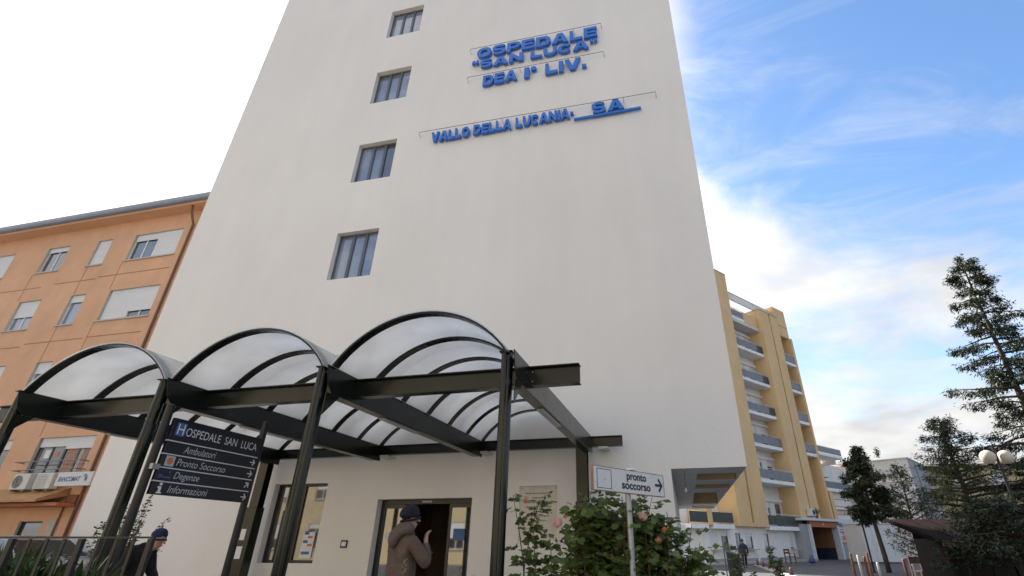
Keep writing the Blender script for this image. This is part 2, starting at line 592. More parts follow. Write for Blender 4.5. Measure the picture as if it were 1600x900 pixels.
    def obj(s, name, m, parent=None, smooth=False, bevel=0.0, label=None, kind=None, loc=None, rot=None):
        o = bpy.data.objects.new(name, s.mesh(name, m, smooth))
        link(o, parent)
        if bevel > 0:
            b = o.modifiers.new('bevel', 'BEVEL')
            b.width = bevel
            b.segments = 2
            b.limit_method = 'ANGLE'
            b.angle_limit = R_(40)
        if label:
            o['label'] = label
        if kind:
            o['kind'] = kind
        if loc:
            o.location = loc
        if rot:
            o.rotation_euler = rot
        return o


def copyobj(o, parent=None, loc=None, rot=None):
    c = o.copy()
    COL.objects.link(c)
    if parent is not None:
        c.parent = parent
    if loc is not None:
        c.location = loc
    if rot is not None:
        c.rotation_euler = rot
    return c


_tc = {}


def text_mesh(txt, size=1.0, extrude=0.0, offset=0.0, shear=0.0, spacing=1.0, bevel=0.0):
    key = (txt, size, extrude, offset, shear, spacing, bevel)
    if key in _tc:
        return _tc[key]
    cu = bpy.data.curves.new('text', 'FONT')
    cu.body = txt
    cu.size = size
    cu.extrude = extrude
    cu.offset = offset
    cu.shear = shear
    cu.space_character = spacing
    cu.resolution_u = 4
    o = bpy.data.objects.new('text', cu)
    COL.objects.link(o)
    dg = bpy.context.evaluated_depsgraph_get()
    me = bpy.data.meshes.new_from_object(o.evaluated_get(dg))
    bpy.data.objects.remove(o)
    bpy.data.curves.remove(cu)
    _tc[key] = me
    return me


def bounds(me):
    a = np.empty(len(me.vertices) * 3)
    me.vertices.foreach_get('co', a)
    a = a.reshape(-1, 3)
    return a.min(0), a.max(0)


def fit_text(txt, x0, x1, z0, z1, y, m, parent, name='lettering', extrude=0.0, offset=0.0, shear=0.0, spacing=1.0, rotz=0):
    """flat or raised lettering fitted to a box in the x-z plane, facing -y"""
    me = text_mesh(txt, 1.0, 0.0, offset, shear, spacing).copy()
    lo, hi = bounds(me)
    a = np.empty(len(me.vertices) * 3)
    me.vertices.foreach_get('co', a)
    a = a.reshape(-1, 3)
    out = np.zeros_like(a)
    out[:, 0] = x0 + (a[:, 0] - lo[0]) / (hi[0] - lo[0]) * (x1 - x0)
    out[:, 2] = z0 + (a[:, 1] - lo[1]) / (hi[1] - lo[1]) * (z1 - z0)
    out[:, 1] = y
    me.vertices.foreach_set('co', out.ravel())
    me.materials.clear()
    me.materials.append(M[m])
    me.update()
    o = bpy.data.objects.new(name, me)
    link(o, parent)
    if extrude > 0:
        so = o.modifiers.new('solid', 'SOLIDIFY')
        so.thickness = extrude
        so.offset = 0
    return o


def quads_mesh(name, V, m, smooth=False):
    """V: (n, 4, 3) array of leaf quads"""
    n = len(V)
    me = bpy.data.meshes.new(name)
    me.vertices.add(n * 4)
    me.vertices.foreach_set('co', V.reshape(-1).astype(np.float32))
    me.loops.add(n * 4)
    me.loops.foreach_set('vertex_index', np.arange(n * 4, dtype=np.int32))
    me.polygons.add(n)
    me.polygons.foreach_set('loop_start', np.arange(0, n * 4, 4, dtype=np.int32))
    me.polygons.foreach_set('loop_total', np.full(n, 4, dtype=np.int32))
    me.materials.append(M[m])
    me.update(calc_edges=True)
    return me


def leaf_quads(c, d, nrm, length, width):
    """pointed leaves: c base points, d directions, nrm normals (all (n,3)); length, width (n,)"""
    d = d / np.linalg.norm(d, axis=1, keepdims=True)
    s = np.cross(d, nrm)
    s /= np.linalg.norm(s, axis=1, keepdims=True) + 1e-9
    L = length[:, None]
    w = width[:, None]
    return np.stack([c, c + d * L * 0.45 + s * w * 0.5, c + d * L, c + d * L * 0.45 - s * w * 0.5], 1)


# ------------------------------------------------------------------ ground, road, kerbs (the setting)
g = G()
g.box(-600, 600, -600, 600, -1.0, 0.0)
tag(g.obj('ground', 'asphalt'), kind='structure')
g = G()
g.add([(-60, 1.5, 0.004), (1.2, 1.5, 0.004), (1.2, 27, 0.004), (-60, 27, 0.004)], [(0, 1, 2, 3)])
tag(g.obj('pavement', 'paving'), kind='structure')
g = G()
g.box(4.45, 4.62, 18, 41.5, 0.0, 0.10)
tag(g.obj('kerb', 'kerb'), kind='structure')

# ------------------------------------------------------------------ the white tower
TY = 11.4
tower = thing('hospital_tower', 'tall cream white plastered tower with blue letters and four small windows in a column', 'building', (-7.0, TY, 0))
tx = 7.0                                              # local x = world x + 7
win = [(-9.97, -8.47, z, z + 1.72) for z in (8.56, 12.37, 16.17, 20.0)]
win += [(-9.3, -8.42, 4.75, 6.05)]
gw = (-9.97, -8.46, 0.95, 2.69)
door = (-7.02, -4.64, 0.0, 2.29)
plaq = (-3.52, -2.65, 1.41, 2.50)


def L_(h):
    return (h[0] + tx, h[1] + tx, h[2], h[3])


g = G()
holes = [L_(h) for h in win + [gw, door, plaq]]
g.wall(-16 + tx, -0.15 + tx, 0, 2.78, [h for h in holes if h[3] < 2.78], 0, 0.25, reveal=False)
g.wall(-16 + tx, 1.4 + tx, 2.78, 28, [h for h in holes if h[3] > 2.78], 0, 0.25, reveal=False)
x0, x1 = -16 + tx, 1.4 + tx
g.add([(x1, 0, 2.78), (x1, 14, 2.78), (x1, 14, 28), (x1, 0, 28)], [(0, 1, 2, 3)])
g.add([(x0, 0, 0), (x0, 0, 28), (x0, 14, 28), (x0, 14, 0)], [(0, 1, 2, 3)])
g.add([(x0, 14, 0), (x0, 14, 28), (x1, 14, 28), (x1, 14, 2.78), (-.15 + tx, 14, 2.78), (-.15 + tx, 14, 0)], [(0, 1, 2, 3, 4, 5)])
g.add([(x0, 0, 28), (x1, 0, 28), (x1, 14, 28), (x0, 14, 28)], [(0, 1, 2, 3)])
xs = -0.15 + tx
g.add([(xs, 0, 0), (xs, 14, 0), (xs, 14, 2.78), (xs, 0, 2.78)], [(0, 1, 2, 3)])
g.obj('wall', 'tower_plaster', tower)
for h in holes[:-1]:
    g = G()
    g.holeside(h, 0, 0.25)
    g.obj('window_reveal', 'reveal_plaster', tower)


def tower_window(h, panes, fm, gm, inset=0.17, open_right=False):
    a, b, c, d = h
    f = G()
    t = 0.06
    y0, y1 = inset, inset + 0.08
    f.box(a, b, y0, y1, c, c + t).box(a, b, y0, y1, d - t, d)
    f.box(a, a + t, y0, y1, c + t, d - t).box(b - t, b, y0, y1, c + t, d - t)
    w = (b - a - 2 * t) / panes
    for i in range(1, panes):
        x = a + t + i * w
        f.box(x - 0.05, x + 0.05, y0 - 0.006, y1, c + t, d - t)
    fo = f.obj('window', fm, tower, bevel=0.006)
    for i in range(panes):
        p = G()
        p0, p1 = a + t + i * w + (0.05 if i else 0), a + t + (i + 1) * w - (0.05 if i < panes - 1 else 0)
        k = gm if not (open_right and i == panes - 1) else 'glass_dark'
        p.box(p0, p1, y0 + 0.035, y0 + 0.05, c + t, d - t)
        p.obj('pane', k, fo)
    return fo


for i, h in enumerate(win):
    tower_window(L_(h), 3 if i < 4 else 2, 'frame_grey', 'glass_blind', open_right=(i == 1))

# ground-floor window of the waiting room
h = L_(gw)
fo = tower_window(h, 2, 'frame_black', 'glass_room', 0.16)
p = G().box(h[0] + 0.98, h[0] + 1.30, 0.176, 0.186, h[2] + 0.10, h[2] + 0.66)
p.obj('poster', 'paper', fo, label='white notice with blue and orange blocks on the glass')
for (u0, u1, z0, z1, k) in ((.12, .50, .50, .57, 'print_blue'), (.45, .85, .42, .47, 'print_orange'), (.1, .5, .32, .38, 'print_blue'), (.5, .9, .25, .30, 'print_orange'), (.12, .8, .08, .14, 'print_blue')):
    q = G().box(h[0] + 0.98 + .32 * u0, h[0] + .98 + .32 * u1, 0.173, 0.176, h[2] + .10 + z0, h[2] + .10 + z1)
    q.obj('print', k, fo)
p = G().box(h[0] + 0.42, h[0] + 0.52, 0.176, 0.186, h[2] + 0.12, h[2] + 0.80)
p.obj('poster', 'paper', fo, label='narrow white notice on the glass')

# automatic entrance door: black frame, two glass leaves slid aside, open gap between
h = L_(door)
d = G()
a, b, c, e = h
y0, y1 = 0.20, 0.28
d.box(a, b, y0, y1, e - 0.11, e).box(a, a + .07, y0, y1, 0, e - .11).box(b - .07, b, y0, y1, 0, e - .11)
do = d.obj('door', 'frame_black', tower, bevel=0.006)
for (u0, u1) in ((a + .07, a + .62), (b - .62, b - .07)):
    q = G()
    q.box(u0, u0 + .05, .215, .265, 0, e - .11).box(u1 - .05, u1, .215, .265, 0, e - .11).box(u0 + .05, u1 - .05, .215, .265, 0, .1).box(u0 + .05, u1 - .05, .215, .265, e - .19, e - .11)
    q.obj('door_leaf', 'frame_dark', do)
    q = G().box(u0 + .05, u1 - .05, .235, .247, .1, e - .19)
    q.obj('pane', 'glass_dark', do)
G().box((a + b) / 2 - .12, (a + b) / 2 + .12, .17, .20, e - .075, e - .035).obj('sensor', 'print_grey', do)
q = G()
n = 20
q.prism([(a + .28 + .085 * math.cos(2 * PI * k / n), 1.50 + .10 * math.sin(2 * PI * k / n)) for k in range(n)], 'y', .205, .212)
q.obj('sticker', 'paper', do, label='round pale sticker on the left glass leaf')
G().box(b - .48, b - .2, .206, .212, 1.42, 1.66).obj('sticker', 'print_blue', do, label='blue square notice on the right glass leaf')
G().box(b - .95, b - .66, 1.3, 1.32, 1.36, 1.46).obj('notice', 'print_orange', do)
# dim hall behind the door
q = G()
q.add([(a - 1, .29, 0.01), (b + 1, .29, .01), (b + 1, 5, .01), (a - 1, 5, .01)], [(0, 1, 2, 3)])
q.add([(a - 1, .29, 2.6), (a - 1, 5, 2.6), (b + 1, 5, 2.6), (b + 1, .29, 2.6)], [(0, 1, 2, 3)])
q.add([(a - 1, 5, 0), (b + 1, 5, 0), (b + 1, 5, 2.6), (a - 1, 5, 2.6)], [(0, 1, 2, 3)])
q.add([(a - 1, .29, 0), (a - 1, 5, 0), (a - 1, 5, 2.6), (a - 1, .29, 2.6)], [(0, 1, 2, 3)])
q.add([(b + 1, .29, 0), (b + 1, .29, 2.6), (b + 1, 5, 2.6), (b + 1, 5, 0)], [(0, 1, 2, 3)])
q.obj('entrance_hall', 'interior', tower)

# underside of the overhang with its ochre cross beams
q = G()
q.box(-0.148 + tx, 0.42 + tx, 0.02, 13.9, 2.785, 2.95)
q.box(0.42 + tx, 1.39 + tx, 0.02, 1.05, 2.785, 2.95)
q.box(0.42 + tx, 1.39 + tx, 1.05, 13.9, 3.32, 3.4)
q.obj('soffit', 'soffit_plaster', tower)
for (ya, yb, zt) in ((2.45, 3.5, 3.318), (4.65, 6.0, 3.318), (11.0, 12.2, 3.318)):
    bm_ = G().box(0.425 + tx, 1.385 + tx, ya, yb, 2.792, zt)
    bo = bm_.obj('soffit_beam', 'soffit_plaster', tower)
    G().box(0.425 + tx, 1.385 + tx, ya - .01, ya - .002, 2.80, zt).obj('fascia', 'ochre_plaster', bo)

# marble plaque in its shallow niche
h = L_(plaq)
pl = thing('memorial_plaque', 'pale marble plaque with engraved lines let into the wall beside the entrance', 'plaque', (-3.085, TY, 1.41))
w = (plaq[1] - plaq[0]) / 2
q = G().box(-w, w, 0.05, 0.12, 0, 1.09)
q.obj('slab', 'marble', pl)
q = G()
q.box(-w - .05, -w, -0.012, .06, -.05, 1.14).box(w, w + .05, -.012, .06, -.05, 1.14).box(-w, w, -.012, .06, 1.09, 1.14).box(-w, w, -.012, .06, -.05, 0)
q.obj('border', 'reveal_plaster', pl, bevel=.006)
rnd = random.Random(4)
q = G()
for k, wd in enumerate((.62, .30, .5, .58, .25, .48, .36, .22, .40)):
    z = .93 - k * .092
    x = -wd / 2
    while x < wd / 2:
        l = rnd.uniform(.012, .05)
        q.box(x, min(x + l, wd / 2), 0.046, 0.052, z, z + .026)
        x += l + rnd.uniform(.008, .018)
q.obj('engraved_lines', 'engraved', pl, kind='stuff')
q = G()
for sx in (-1, 1):
    for zz in (.05, 1.04):
        q.sphere((sx * (w - .05), .048, zz), .014, 8, 6)
q.obj('bolt', 'galvanised', pl)

ic = thing('intercom', 'small dark framed intercom panel on the wall left of the entrance door', 'intercom', (-7.71, TY, 1.35))
G().box(-.085, .085, -.03, -.002, -.08, .08).obj('case', 'frame_black', ic, bevel=.008)
G().box(-.055, .055, -.034, -.031, -.045, .045).obj('face_plate', 'paper', ic)

pend = thing('pendant_lamp', 'small pendant lamp hanging on a cord from the passage ceiling', 'lamp', (0.12, 11.9, 2.785))
G().tube([(0, 0, 0), (0, 0, -.34)], .006, 6).obj('cord', 'frame_black', pend)
G().lathe([(.010, -.34), (.026, -.38), (.028, -.42), (.01, -.44)], n=12).obj('shade', 'globe', pend, smooth=True)

# ------------------------------------------------------------------ blue letters on the tower
LY = 11.3


def glyph(ch):
    """heavy wide block capitals on a 1 x 1 box: list of convex-ish polygons that butt against each other"""
    tx_, tz = .27, .25                      # stem width, bar height

    def ribbon(pts, ax=tx_ / 2, az=tz / 2):
        n = len(pts)
        Lf, Rt = [], []
        for i_, p in enumerate(pts):
            a_, b_ = pts[max(i_ - 1, 0)], pts[min(i_ + 1, n - 1)]
            dx, dz = b_[0] - a_[0], b_[1] - a_[1]
            l = math.hypot(dx, dz) or 1
            nx, nz = -dz / l, dx / l
            Lf.append((p[0] + nx * ax, p[1] + nz * az))
            Rt.append((p[0] - nx * ax, p[1] - nz * az))
        return [[Lf[k], Lf[k + 1], Rt[k + 1], Rt[k]] for k in range(n - 1)]

    def ell(t0, t1, n, x0=tx_ / 2, x1=1 - tx_ / 2, z0=tz / 2, z1=1 - tz / 2, pw=.82):
        cx_, cz_, rx, rz = (x0 + x1) / 2, (z0 + z1) / 2, (x1 - x0) / 2, (z1 - z0) / 2
        out = []
        for k in range(n + 1):
            t = t0 + (t1 - t0) * k / n
            c, s_ = math.cos(t), math.sin(t)
            out.append((cx_ + rx * math.copysign(abs(c) ** pw, c), cz_ + rz * math.copysign(abs(s_) ** pw, s_)))
        return out

    def rect(x0, x1, z0, z1):
        return [(x0, z0), (x1, z0), (x1, z1), (x0, z1)]
    if ch == 'O':
        return ribbon(ell(0, 2 * PI, 28)), 1.0
    if ch == 'C':
        return ribbon(ell(R_(38), R_(322), 24)), .95
    if ch == 'U':
        p = [(tx_ / 2, 1.0), (tx_ / 2, .62)] + ell(PI, 2 * PI, 14, z1=1.0 - tz / 2)[0:] + [(1 - tx_ / 2, .62), (1 - tx_ / 2, 1.0)]
        return ribbon(p), .95
    if ch == 'S':
        a_ = ell(R_(25), R_(270), 14, z0=.5, z1=1 - tz * .45)
        b_ = ell(R_(90), R_(-155), 14, z0=tz * .45, z1=.5)
        return ribbon(a_ + b_[1:], tx_ / 2, tz * .45), .92
    if ch == 'D':
        return [rect(0, tx_, 0, 1)] + ribbon([(tx_, tz / 2), (.45, tz / 2)] + ell(R_(-75), R_(75), 14, x0=-.02) + [(.45, 1 - tz / 2), (tx_, 1 - tz / 2)]), .98
    if ch == 'P':
        h_ = tz * .92
        return [rect(0, tx_, 0, 1)] + ribbon([(tx_, .34 + h_ / 2), (.5, .34 + h_ / 2)] + ell(R_(-70), R_(70), 12, x0=.1, z0=.34 + h_ / 2, z1=1 - h_ / 2) + [(.5, 1 - h_ / 2), (tx_, 1 - h_ / 2)], tx_ / 2, h_ / 2), .92
    if ch == 'E':
        return [rect(0, tx_, 0, 1), rect(tx_, 1, 0, tz), rect(tx_, .93, .5 - tz * .44, .5 + tz * .44), rect(tx_, .98, 1 - tz, 1)], .86
    if ch == 'L':
        return [rect(0, tx_, 0, 1), rect(tx_, 1, 0, tz)], .82
    if ch == 'I':
        return [rect(0, 1, 0, 1)], .29
    if ch == 'N':
        return [rect(0, tx_, 0, 1), rect(1 - tx_, 1, 0, 1), [(tx_, 1), (tx_, .52), (1 - tx_, 0), (1 - tx_, .48)]], 1.0
    if ch == 'A':
        return [[(0, 0), (.29, 0), (.5, .72), (.5, 1), (.34, 1)], [(1, 0), (.66, 1), (.5, 1), (.5, .72), (.71, 0)], [(.36, .20), (.64, .20), (.585, .40), (.415, .40)]], 1.08
    if ch == 'V':
        return [[(0, 1), (.34, 0), (.5, 0), (.5, .30), (.29, 1)], [(1, 1), (.71, 1), (.5, .30), (.5, 0), (.66, 0)]], 1.06
    if ch in '“”':
        out = []
        for x_ in (.0, .55):
            if ch == '“':
                out += [[(x_, .62), (x_ + .42, .62), (x_ + .42, .86), (x_, .86)], [(x_, .86), (x_ + .2, .86), (x_ + .38, 1.02), (x_ + .22, 1.02)]]
            else:
                out += [[(x_, .78), (x_ + .42, .78), (x_ + .42, 1.02), (x_, 1.02)], [(x_ + .04, .62), (x_ + .2, .62), (x_ + .42, .78), (x_ + .22, .78)]]
        return out, .52
    if ch == '°':
        n = 14
        return [[(.5 + .5 * math.cos(2 * PI * k / n), .80 + .20 * math.sin(2 * PI * k / n)) for k in range(n)]], .34
    if ch == '.':
        return [rect(0, 1, 0, .26)], .28
    if ch == '-':
        return [rect(0, 1, .34, .58)], .36
    return [rect(0, 1, 0, 1)], 1


def letter_row(parent, txt, x0, x1, z0, z1, gap=0.09, depth=.05, drop=0.0):
    """each letter is its own raised object; x, z in the sign's own frame"""
    tot = sum(.45 if c == ' ' else glyph(c)[1] + gap for c in txt) - gap
    sx = (x1 - x0) / tot
    sz = z1 - z0
    x = x0
    for c in txt:
        if c == ' ':
            x += .45 * sx
            continue
        polys, w = glyph(c)
        q = G()
        for p in polys:
            ar = sum(p[k][0] * p[(k + 1) % len(p)][1] - p[(k + 1) % len(p)][0] * p[k][1] for k in range(len(p)))
            if ar < 0:
                p = p[::-1]
            q.prism([((u - .5) * w * sx, v * sz) for u, v in p], 'y', -depth, depth)
        o = q.obj('letter', 'letter_blue', parent)
        bm = bmesh.new()
        bm.from_mesh(o.data)
        bmesh.ops.remove_doubles(bm, verts=bm.verts, dist=1e-4)
        bmesh.ops.recalc_face_normals(bm, faces=bm.faces)
        bm.to_mesh(o.data)
        bm.free()
        o.location = (x + w * sx / 2, rnd.uniform(-.004, .004), z0 + rnd.uniform(-.008, .008) - drop * ((x + w * sx / 2 - x0) / (x1 - x0) - .5))
        o.rotation_euler = (0, R_(rnd.uniform(-.6, .6)), 0)
        x += (w + gap) * sx


def sign_rail(parent, x0, x1, z0, z1, n):
    y = -.06
    q = G().tube([(x0, y, z0), (x1, y, z1)], .011, 6)
    q.obj('lamp_rail', 'rail_grey', parent)
    for k in range(n):
        u = k / (n - 1)
        x, z = x0 + (x1 - x0) * u, z0 + (z1 - z0) * u
        q = G().tube([(x, y, z), (x, y + .005, z - .09), (x, .096, z - .095)], .008, 6)
        q.obj('rail_bracket', 'rail_grey', parent)


s1 = thing('hospital_name_sign', 'upper two lines of big blue letters reading OSPEDALE “SAN LUCA” under a thin rail', 'sign', (-3.5, LY, 16.7))
letter_row(s1, 'OSPEDALE', -5.70 + 3.5, -1.19 + 3.5, .55, 1.07, drop=.14)
letter_row(s1, '“SAN LUCA”', -5.86 + 3.5, -1.19 + 3.5, .0, .42, drop=.13)
sign_rail(s1, -5.985 + 3.5, -1.033 + 3.5, 1.176, 1.084, 6)
s2 = thing('department_sign', 'single middle line of blue letters reading DEA I° LIV. under a thin rail', 'sign', (-3.5, LY, 15.7))
letter_row(s2, 'DEA', -5.36 + 3.5, -4.08 + 3.5, .07, .57)
letter_row(s2, 'I°', -3.82 + 3.5, -3.38 + 3.5, .05, .55)
letter_row(s2, 'LIV.', -3.06 + 3.5, -1.62 + 3.5, .02, .54)
sign_rail(s2, -5.964 + 3.5, -1.002 + 3.5, .637, .566, 6)
s3 = thing('town_name_sign', 'lowest line of blue letters reading VALLO DELLA LUCANIA- SA with a blue tray under SA', 'sign', (-3.5, LY, 13.4))
letter_row(s3, 'VALLO DELLA LUCANIA-', -7.06 + 3.5, -2.10 + 3.5, .07, .50, .09)
letter_row(s3, 'SA', -1.50 + 3.5, -.47 + 3.5, .06, .52, .12)
sign_rail(s3, -7.534 + 3.5, .537 + 3.5, .6075, .506, 9)
G().box(-2.09 + 3.5, .04 + 3.5, -.03, .05, -.04, .04).obj('tray', 'letter_blue', s3, bevel=.01)

# ------------------------------------------------------------------ orange building on the left
OY = 16.0
ob = thing('orange_building', 'orange rendered four storey block with roller shutters and a grey gutter left of the tower', 'building', (-30, OY, 0))
rows = [(14.08, 15.63), (10.75, 12.39), (7.45, 8.89), (3.90, 5.34)]
colsO = [('wide', -26.25, -23.2), ('narrow', -28.72, -27.74), ('mid', -32.15, -30.64), ('wide', -37.6, -34.57), ('narrow', -40.4, -39.4), ('mid', -43.6, -42.1)]
close = {(0, 0): (.25, 1.0), (0, 1): (1.0,), (0, 2): (.18,), (0, 3): (1, 1), (0, 4): (.5,), (0, 5): (.3,),
         (1, 0): (.95, .77), (1, 1): (.24,), (1, 2): (.55,), (1, 3): (1, .6), (1, 4): (1,), (1, 5): (.4,),
         (2, 0): (.5, .5), (2, 1): (.38,), (2, 2): (.4,), (2, 3): (.5, .9), (2, 4): (.4,), (2, 5): (.6,),
         (3, 0): (.26, .34), (3, 1): (.28,), (3, 2): (.25,), (3, 3): (.3, .4), (3, 4): (.3,), (3, 5): (.3,)}
ox = 30
gdoor = (-25.3, -24.1, 0.95, 2.13)
holes = [(c[1] + ox, c[2] + ox, r[0], r[1]) for r in rows for c in colsO] + [(gdoor[0] + ox, gdoor[1] + ox, gdoor[2], gdoor[3])]
g = G()
g.wall(-60 + ox, -13 + ox, 0, 16.55, holes, 0, .22, reveal=False)
g.add([(-60 + ox, 0, 0), (-60 + ox, 0, 16.55), (-60 + ox, 12, 16.55), (-60 + ox, 12, 0)], [(0, 1, 2, 3)])
g.obj('wall', 'orange_plaster', ob)
for h in holes:
    g = G()
    g.holeside(h, 0, .22)
    g.obj('window_reveal', 'sill_stone', ob)
g = G().box(-60 + ox, -13 + ox, -.62, 12, 16.56, 16.72)
g.obj('eave_soffit', 'orange_plaster', ob)
g = G()
pr = [(-.62 - .02, 16.66), (-.62 - .16, 16.70), (-.62 - .20, 16.80), (-.62 - .19, 16.94), (-.62 - .02, 16.95)]
g.prism(pr, 'x', -60 + ox, -13 + ox)
g.obj('gutter', 'gutter_metal', ob, bevel=.01)
g = G()
g.prism([(-.76, 16.955), (12, 18.6), (12, 18.75), (-.76, 17.03)], 'x', -60 + ox, -13 + ox)
g.obj('roof', 'roof_tan', ob)
g = G().tube([(-22.55 + ox, -.5, 16.56), (-22.55 + ox, -.42, 16.2), (-22.62 + ox, -.08, 15.7), (-22.62 + ox, -.08, 3.5), (-22.62 + ox, -.08, 0)], .055, 8)
g.obj('downpipe', 'pipe_brown', ob, smooth=True)
g = G().tube([(-23.3 + ox, -.05, 3.0), (-23.3 + ox, -.05, 0)], .03, 6)
g.obj('cable_duct', 'pipe_brown', ob)
G().box(-23.75 + ox, -23.4 + ox, -.04, 0, 1.2, 2.2).obj('meter_cover', 'sill_stone', ob)


def shutter_mesh(w, hgt):
    q = G()
    n = max(2, int(hgt / .055))
    for k in range(n):
        z0 = k * hgt / n
        z1 = (k + 1) * hgt / n
        q.add([(0, 0, z0), (w, 0, z0), (w, -.007, z0 + (z1 - z0) * .5), (0, -.007, z0 + (z1 - z0) * .5), (w, 0, z1), (0, 0, z1)],
              [(0, 1, 2, 3), (3, 2, 4, 5)])
    return q


def shutter_window(parent, a, b, c, d, fracs, y=.12, sill=True, gm='glass_blue', fm='frame_white', sm='shutter', curt=None):
    f = G()
    t = .05
    n = len(fracs)
    f.box(a, b, y, y + .07, c, c + t).box(a, b, y, y + .07, d - t, d).box(a, a + t, y, y + .07, c + t, d - t).box(b - t, b, y, y + .07, c + t, d - t)
    w = (b - a - 2 * t) / n
    for i in range(n):
        x = a + t + i * w
        if i:
            f.box(x - .045, x + .045, y - .03, y + .07, c + t, d - t)
        xm = x + w / 2
        if b - a > 1.2:
            f.box(xm - .035, xm + .035, y + .004, y + .066, c + t, d - t)
    fo = f.obj('window', fm, parent)
    for i in range(n):
        x = a + t + i * w
        q = G().box(x, x + w, y + .03, y + .045, c + t, d - t)
        q.obj('pane', gm if not curt else ('glass_dark' if i == 0 else gm), fo)
        fr = fracs[i]
        if fr > .02:
            hh = (d - c - .01) * fr
            q = shutter_mesh(w - .01 if n > 1 else w + t, hh)
            q.obj('shutter', sm, fo, loc=(x + .005 - (t / 2 if n == 1 else 0), y - .03 - .012 * i, d - .004 - hh))
    if sill:
        q = G().box(a - .06, b + .06, -.07, y, c - .06, c + .012)
        q.obj('sill', 'sill_stone', fo, bevel=.008)
    return fo


for ri, r in enumerate(rows):
    for ci, c in enumerate(colsO):
        gm = 'glass_room' if ri == 3 else ('glass_blue' if (ri + ci) % 3 != 1 else 'glass_room')
        if (ri, ci) in ((0, 2),):
            gm = 'glass_dark'
        fo = shutter_window(ob, c[1] + ox, c[2] + ox, r[0], r[1], close[(ri, ci)], gm=gm, curt=(ri == 0 and ci == 0),
                            fm='frame_dark' if ri == 3 else 'frame_white')
        if ri == 3 and c[0] != 'narrow':
            q = G()
            x0_, x1_ = c[1] + ox - .25, c[2] + ox + .12
            for zz in (.30, .62):
                q.tube([(x0_, 0, r[0] + zz - .2), (x0_, -.32, r[0] + zz - .2), (x1_, -.32, r[0] + zz - .2), (x1_, 0, r[0] + zz - .2)], .022, 6)
            q.obj('drying_rail', 'rail_grey', ob)
        if ri == 3 and ci == 0:
            for (u0, u1, k) in ((1.55, 1.68, 'curtain_cream'), (1.70, 2.15, 'curtain_orange'), (2.2, 2.5, 'curtain_cream'), (2.55, 2.75, 'curtain_orange'), (2.78, 2.98, 'curtain_cream')):
                q = G()
                n = 10
                vs = []
                for k2 in range(n + 1):
                    xx = c[1] + ox + u0 + (u1 - u0) * k2 / n
                    yy = .145 + .008 * (k2 % 2)
                    vs += [(xx, yy, r[0] + .06), (xx, yy, r[1] - .3)]
                q.add(vs, [(2 * k2, 2 * k2 + 2, 2 * k2 + 3, 2 * k2 + 1) for k2 in range(n)])
                q.obj('curtain', k, fo)
            G().box(c[1] + ox + .42, c[1] + ox + .72, .14, .147, r[0] + .62, r[0] + .96).obj('notice', 'paper', fo)
            G().box(c[1] + ox + .95, c[1] + ox + 1.2, .14, .147, r[0] + .72, r[0] + .86).obj('notice', 'print_orange', fo)
h = holes[-1]
f = G().box(h[0], h[1], .1, .16, h[3] - .06, h[3]).box(h[0], h[0] + .06, .1, .16, h[2], h[3] - .06).box(h[1] - .06, h[1], .1, .16, h[2], h[3] - .06).box(h[0] + .06, h[1] - .06, .1, .16, h[2], h[2] + .06)
fo = f.obj('window', 'frame_black', ob)
G().box(h[0] + .06, h[1] - .06, .125, .14, h[2] + .06, h[3] - .06).obj('pane', 'glass_dark', fo)
# raised seams of the facade panels
for (xa, xb, z) in ((-60, -31.2, 13.12), (-30.3, -27.6, 13.2), (-27.5, -23.1, 13.28), (-60, -30.4, 9.78), (-30.2, -26.6, 9.9), (-26.4, -23.2, 9.93), (-60, -23.2, 6.5)):
    G().box(xa + ox, xb + ox, -.012, .001, z, z + .035).obj('seam', 'orange_dark', ob)
for x in (-32.3, -28.6, -26.35):
    for (za, zb) in ((12.45, 14.0), (8.95, 10.7), (5.4, 7.4), (3.4, 3.85)):
        G().box(x + ox - .014, x + ox + .014, -.010, .001, za, zb).obj('seam', 'orange_dark', ob)
# ledge over the ground floor
g = G()
g.prism([(0, 3.02), (-1.05, 2.74), (-1.05, 2.84), (-.02, 3.32), (0, 3.32)], 'x', -60 + ox, -23.35 + ox)
g.obj('awning', 'canvas', ob, bevel=.01)
g = G().box(-60 + ox, -22.7 + ox, -.75, -.002, 2.62, 2.73)
g.obj('ledge', 'orange_dark', ob)
G().box(-23.2 + ox, -22.75 + ox, -.12, 0, 2.75, 3.05).obj('brick_patch', 'clay', ob)

for i, (x, lab) in enumerate(((-25.35, 'white air conditioner with a dark round fan grille on the ledge, left of its pair'),
                              (-24.15, 'white air conditioner with a square beige grille partly behind the BANCOMAT board'))):
    ac = thing('air_conditioner', lab, 'air conditioner', (x, OY - .42, 3.2), 0, 'air conditioners on the orange building')
    G().box(-.42, .42, -.15, .15, .04, .62).obj('case', 'ac_white', ac, bevel=.02)
    q = G()
    if i == 0:
        n = 24
        for r0 in (.06, .12, .18, .235):
            pts = [(-.12 + r0 * math.cos(2 * PI * k / n), -.165, .33 + r0 * math.sin(2 * PI * k / n)) for k in range(n + 1)]
            q.tube(pts, .008, 4, False)
        q.obj('grille', 'ac_white', ac)
        q = G().prism([(-.12 + .24 * math.cos(2 * PI * k / n), .33 + .24 * math.sin(2 * PI * k / n)) for k in range(n)], 'y', -.156, -.151)
        q.obj('fan_opening', 'ac_dark', ac)
    else:
        for k in range(9):
            q.box(-.36, .16, -.163, -.152, .09 + k * .057, .115 + k * .057)
        q.obj('grille', 'sill_stone', ac)
    for x_ in (-.35, .28):
        G().box(x_, x_ + .07, -.14, .14, -.02, .04).obj('foot', 'rail_grey', ac)

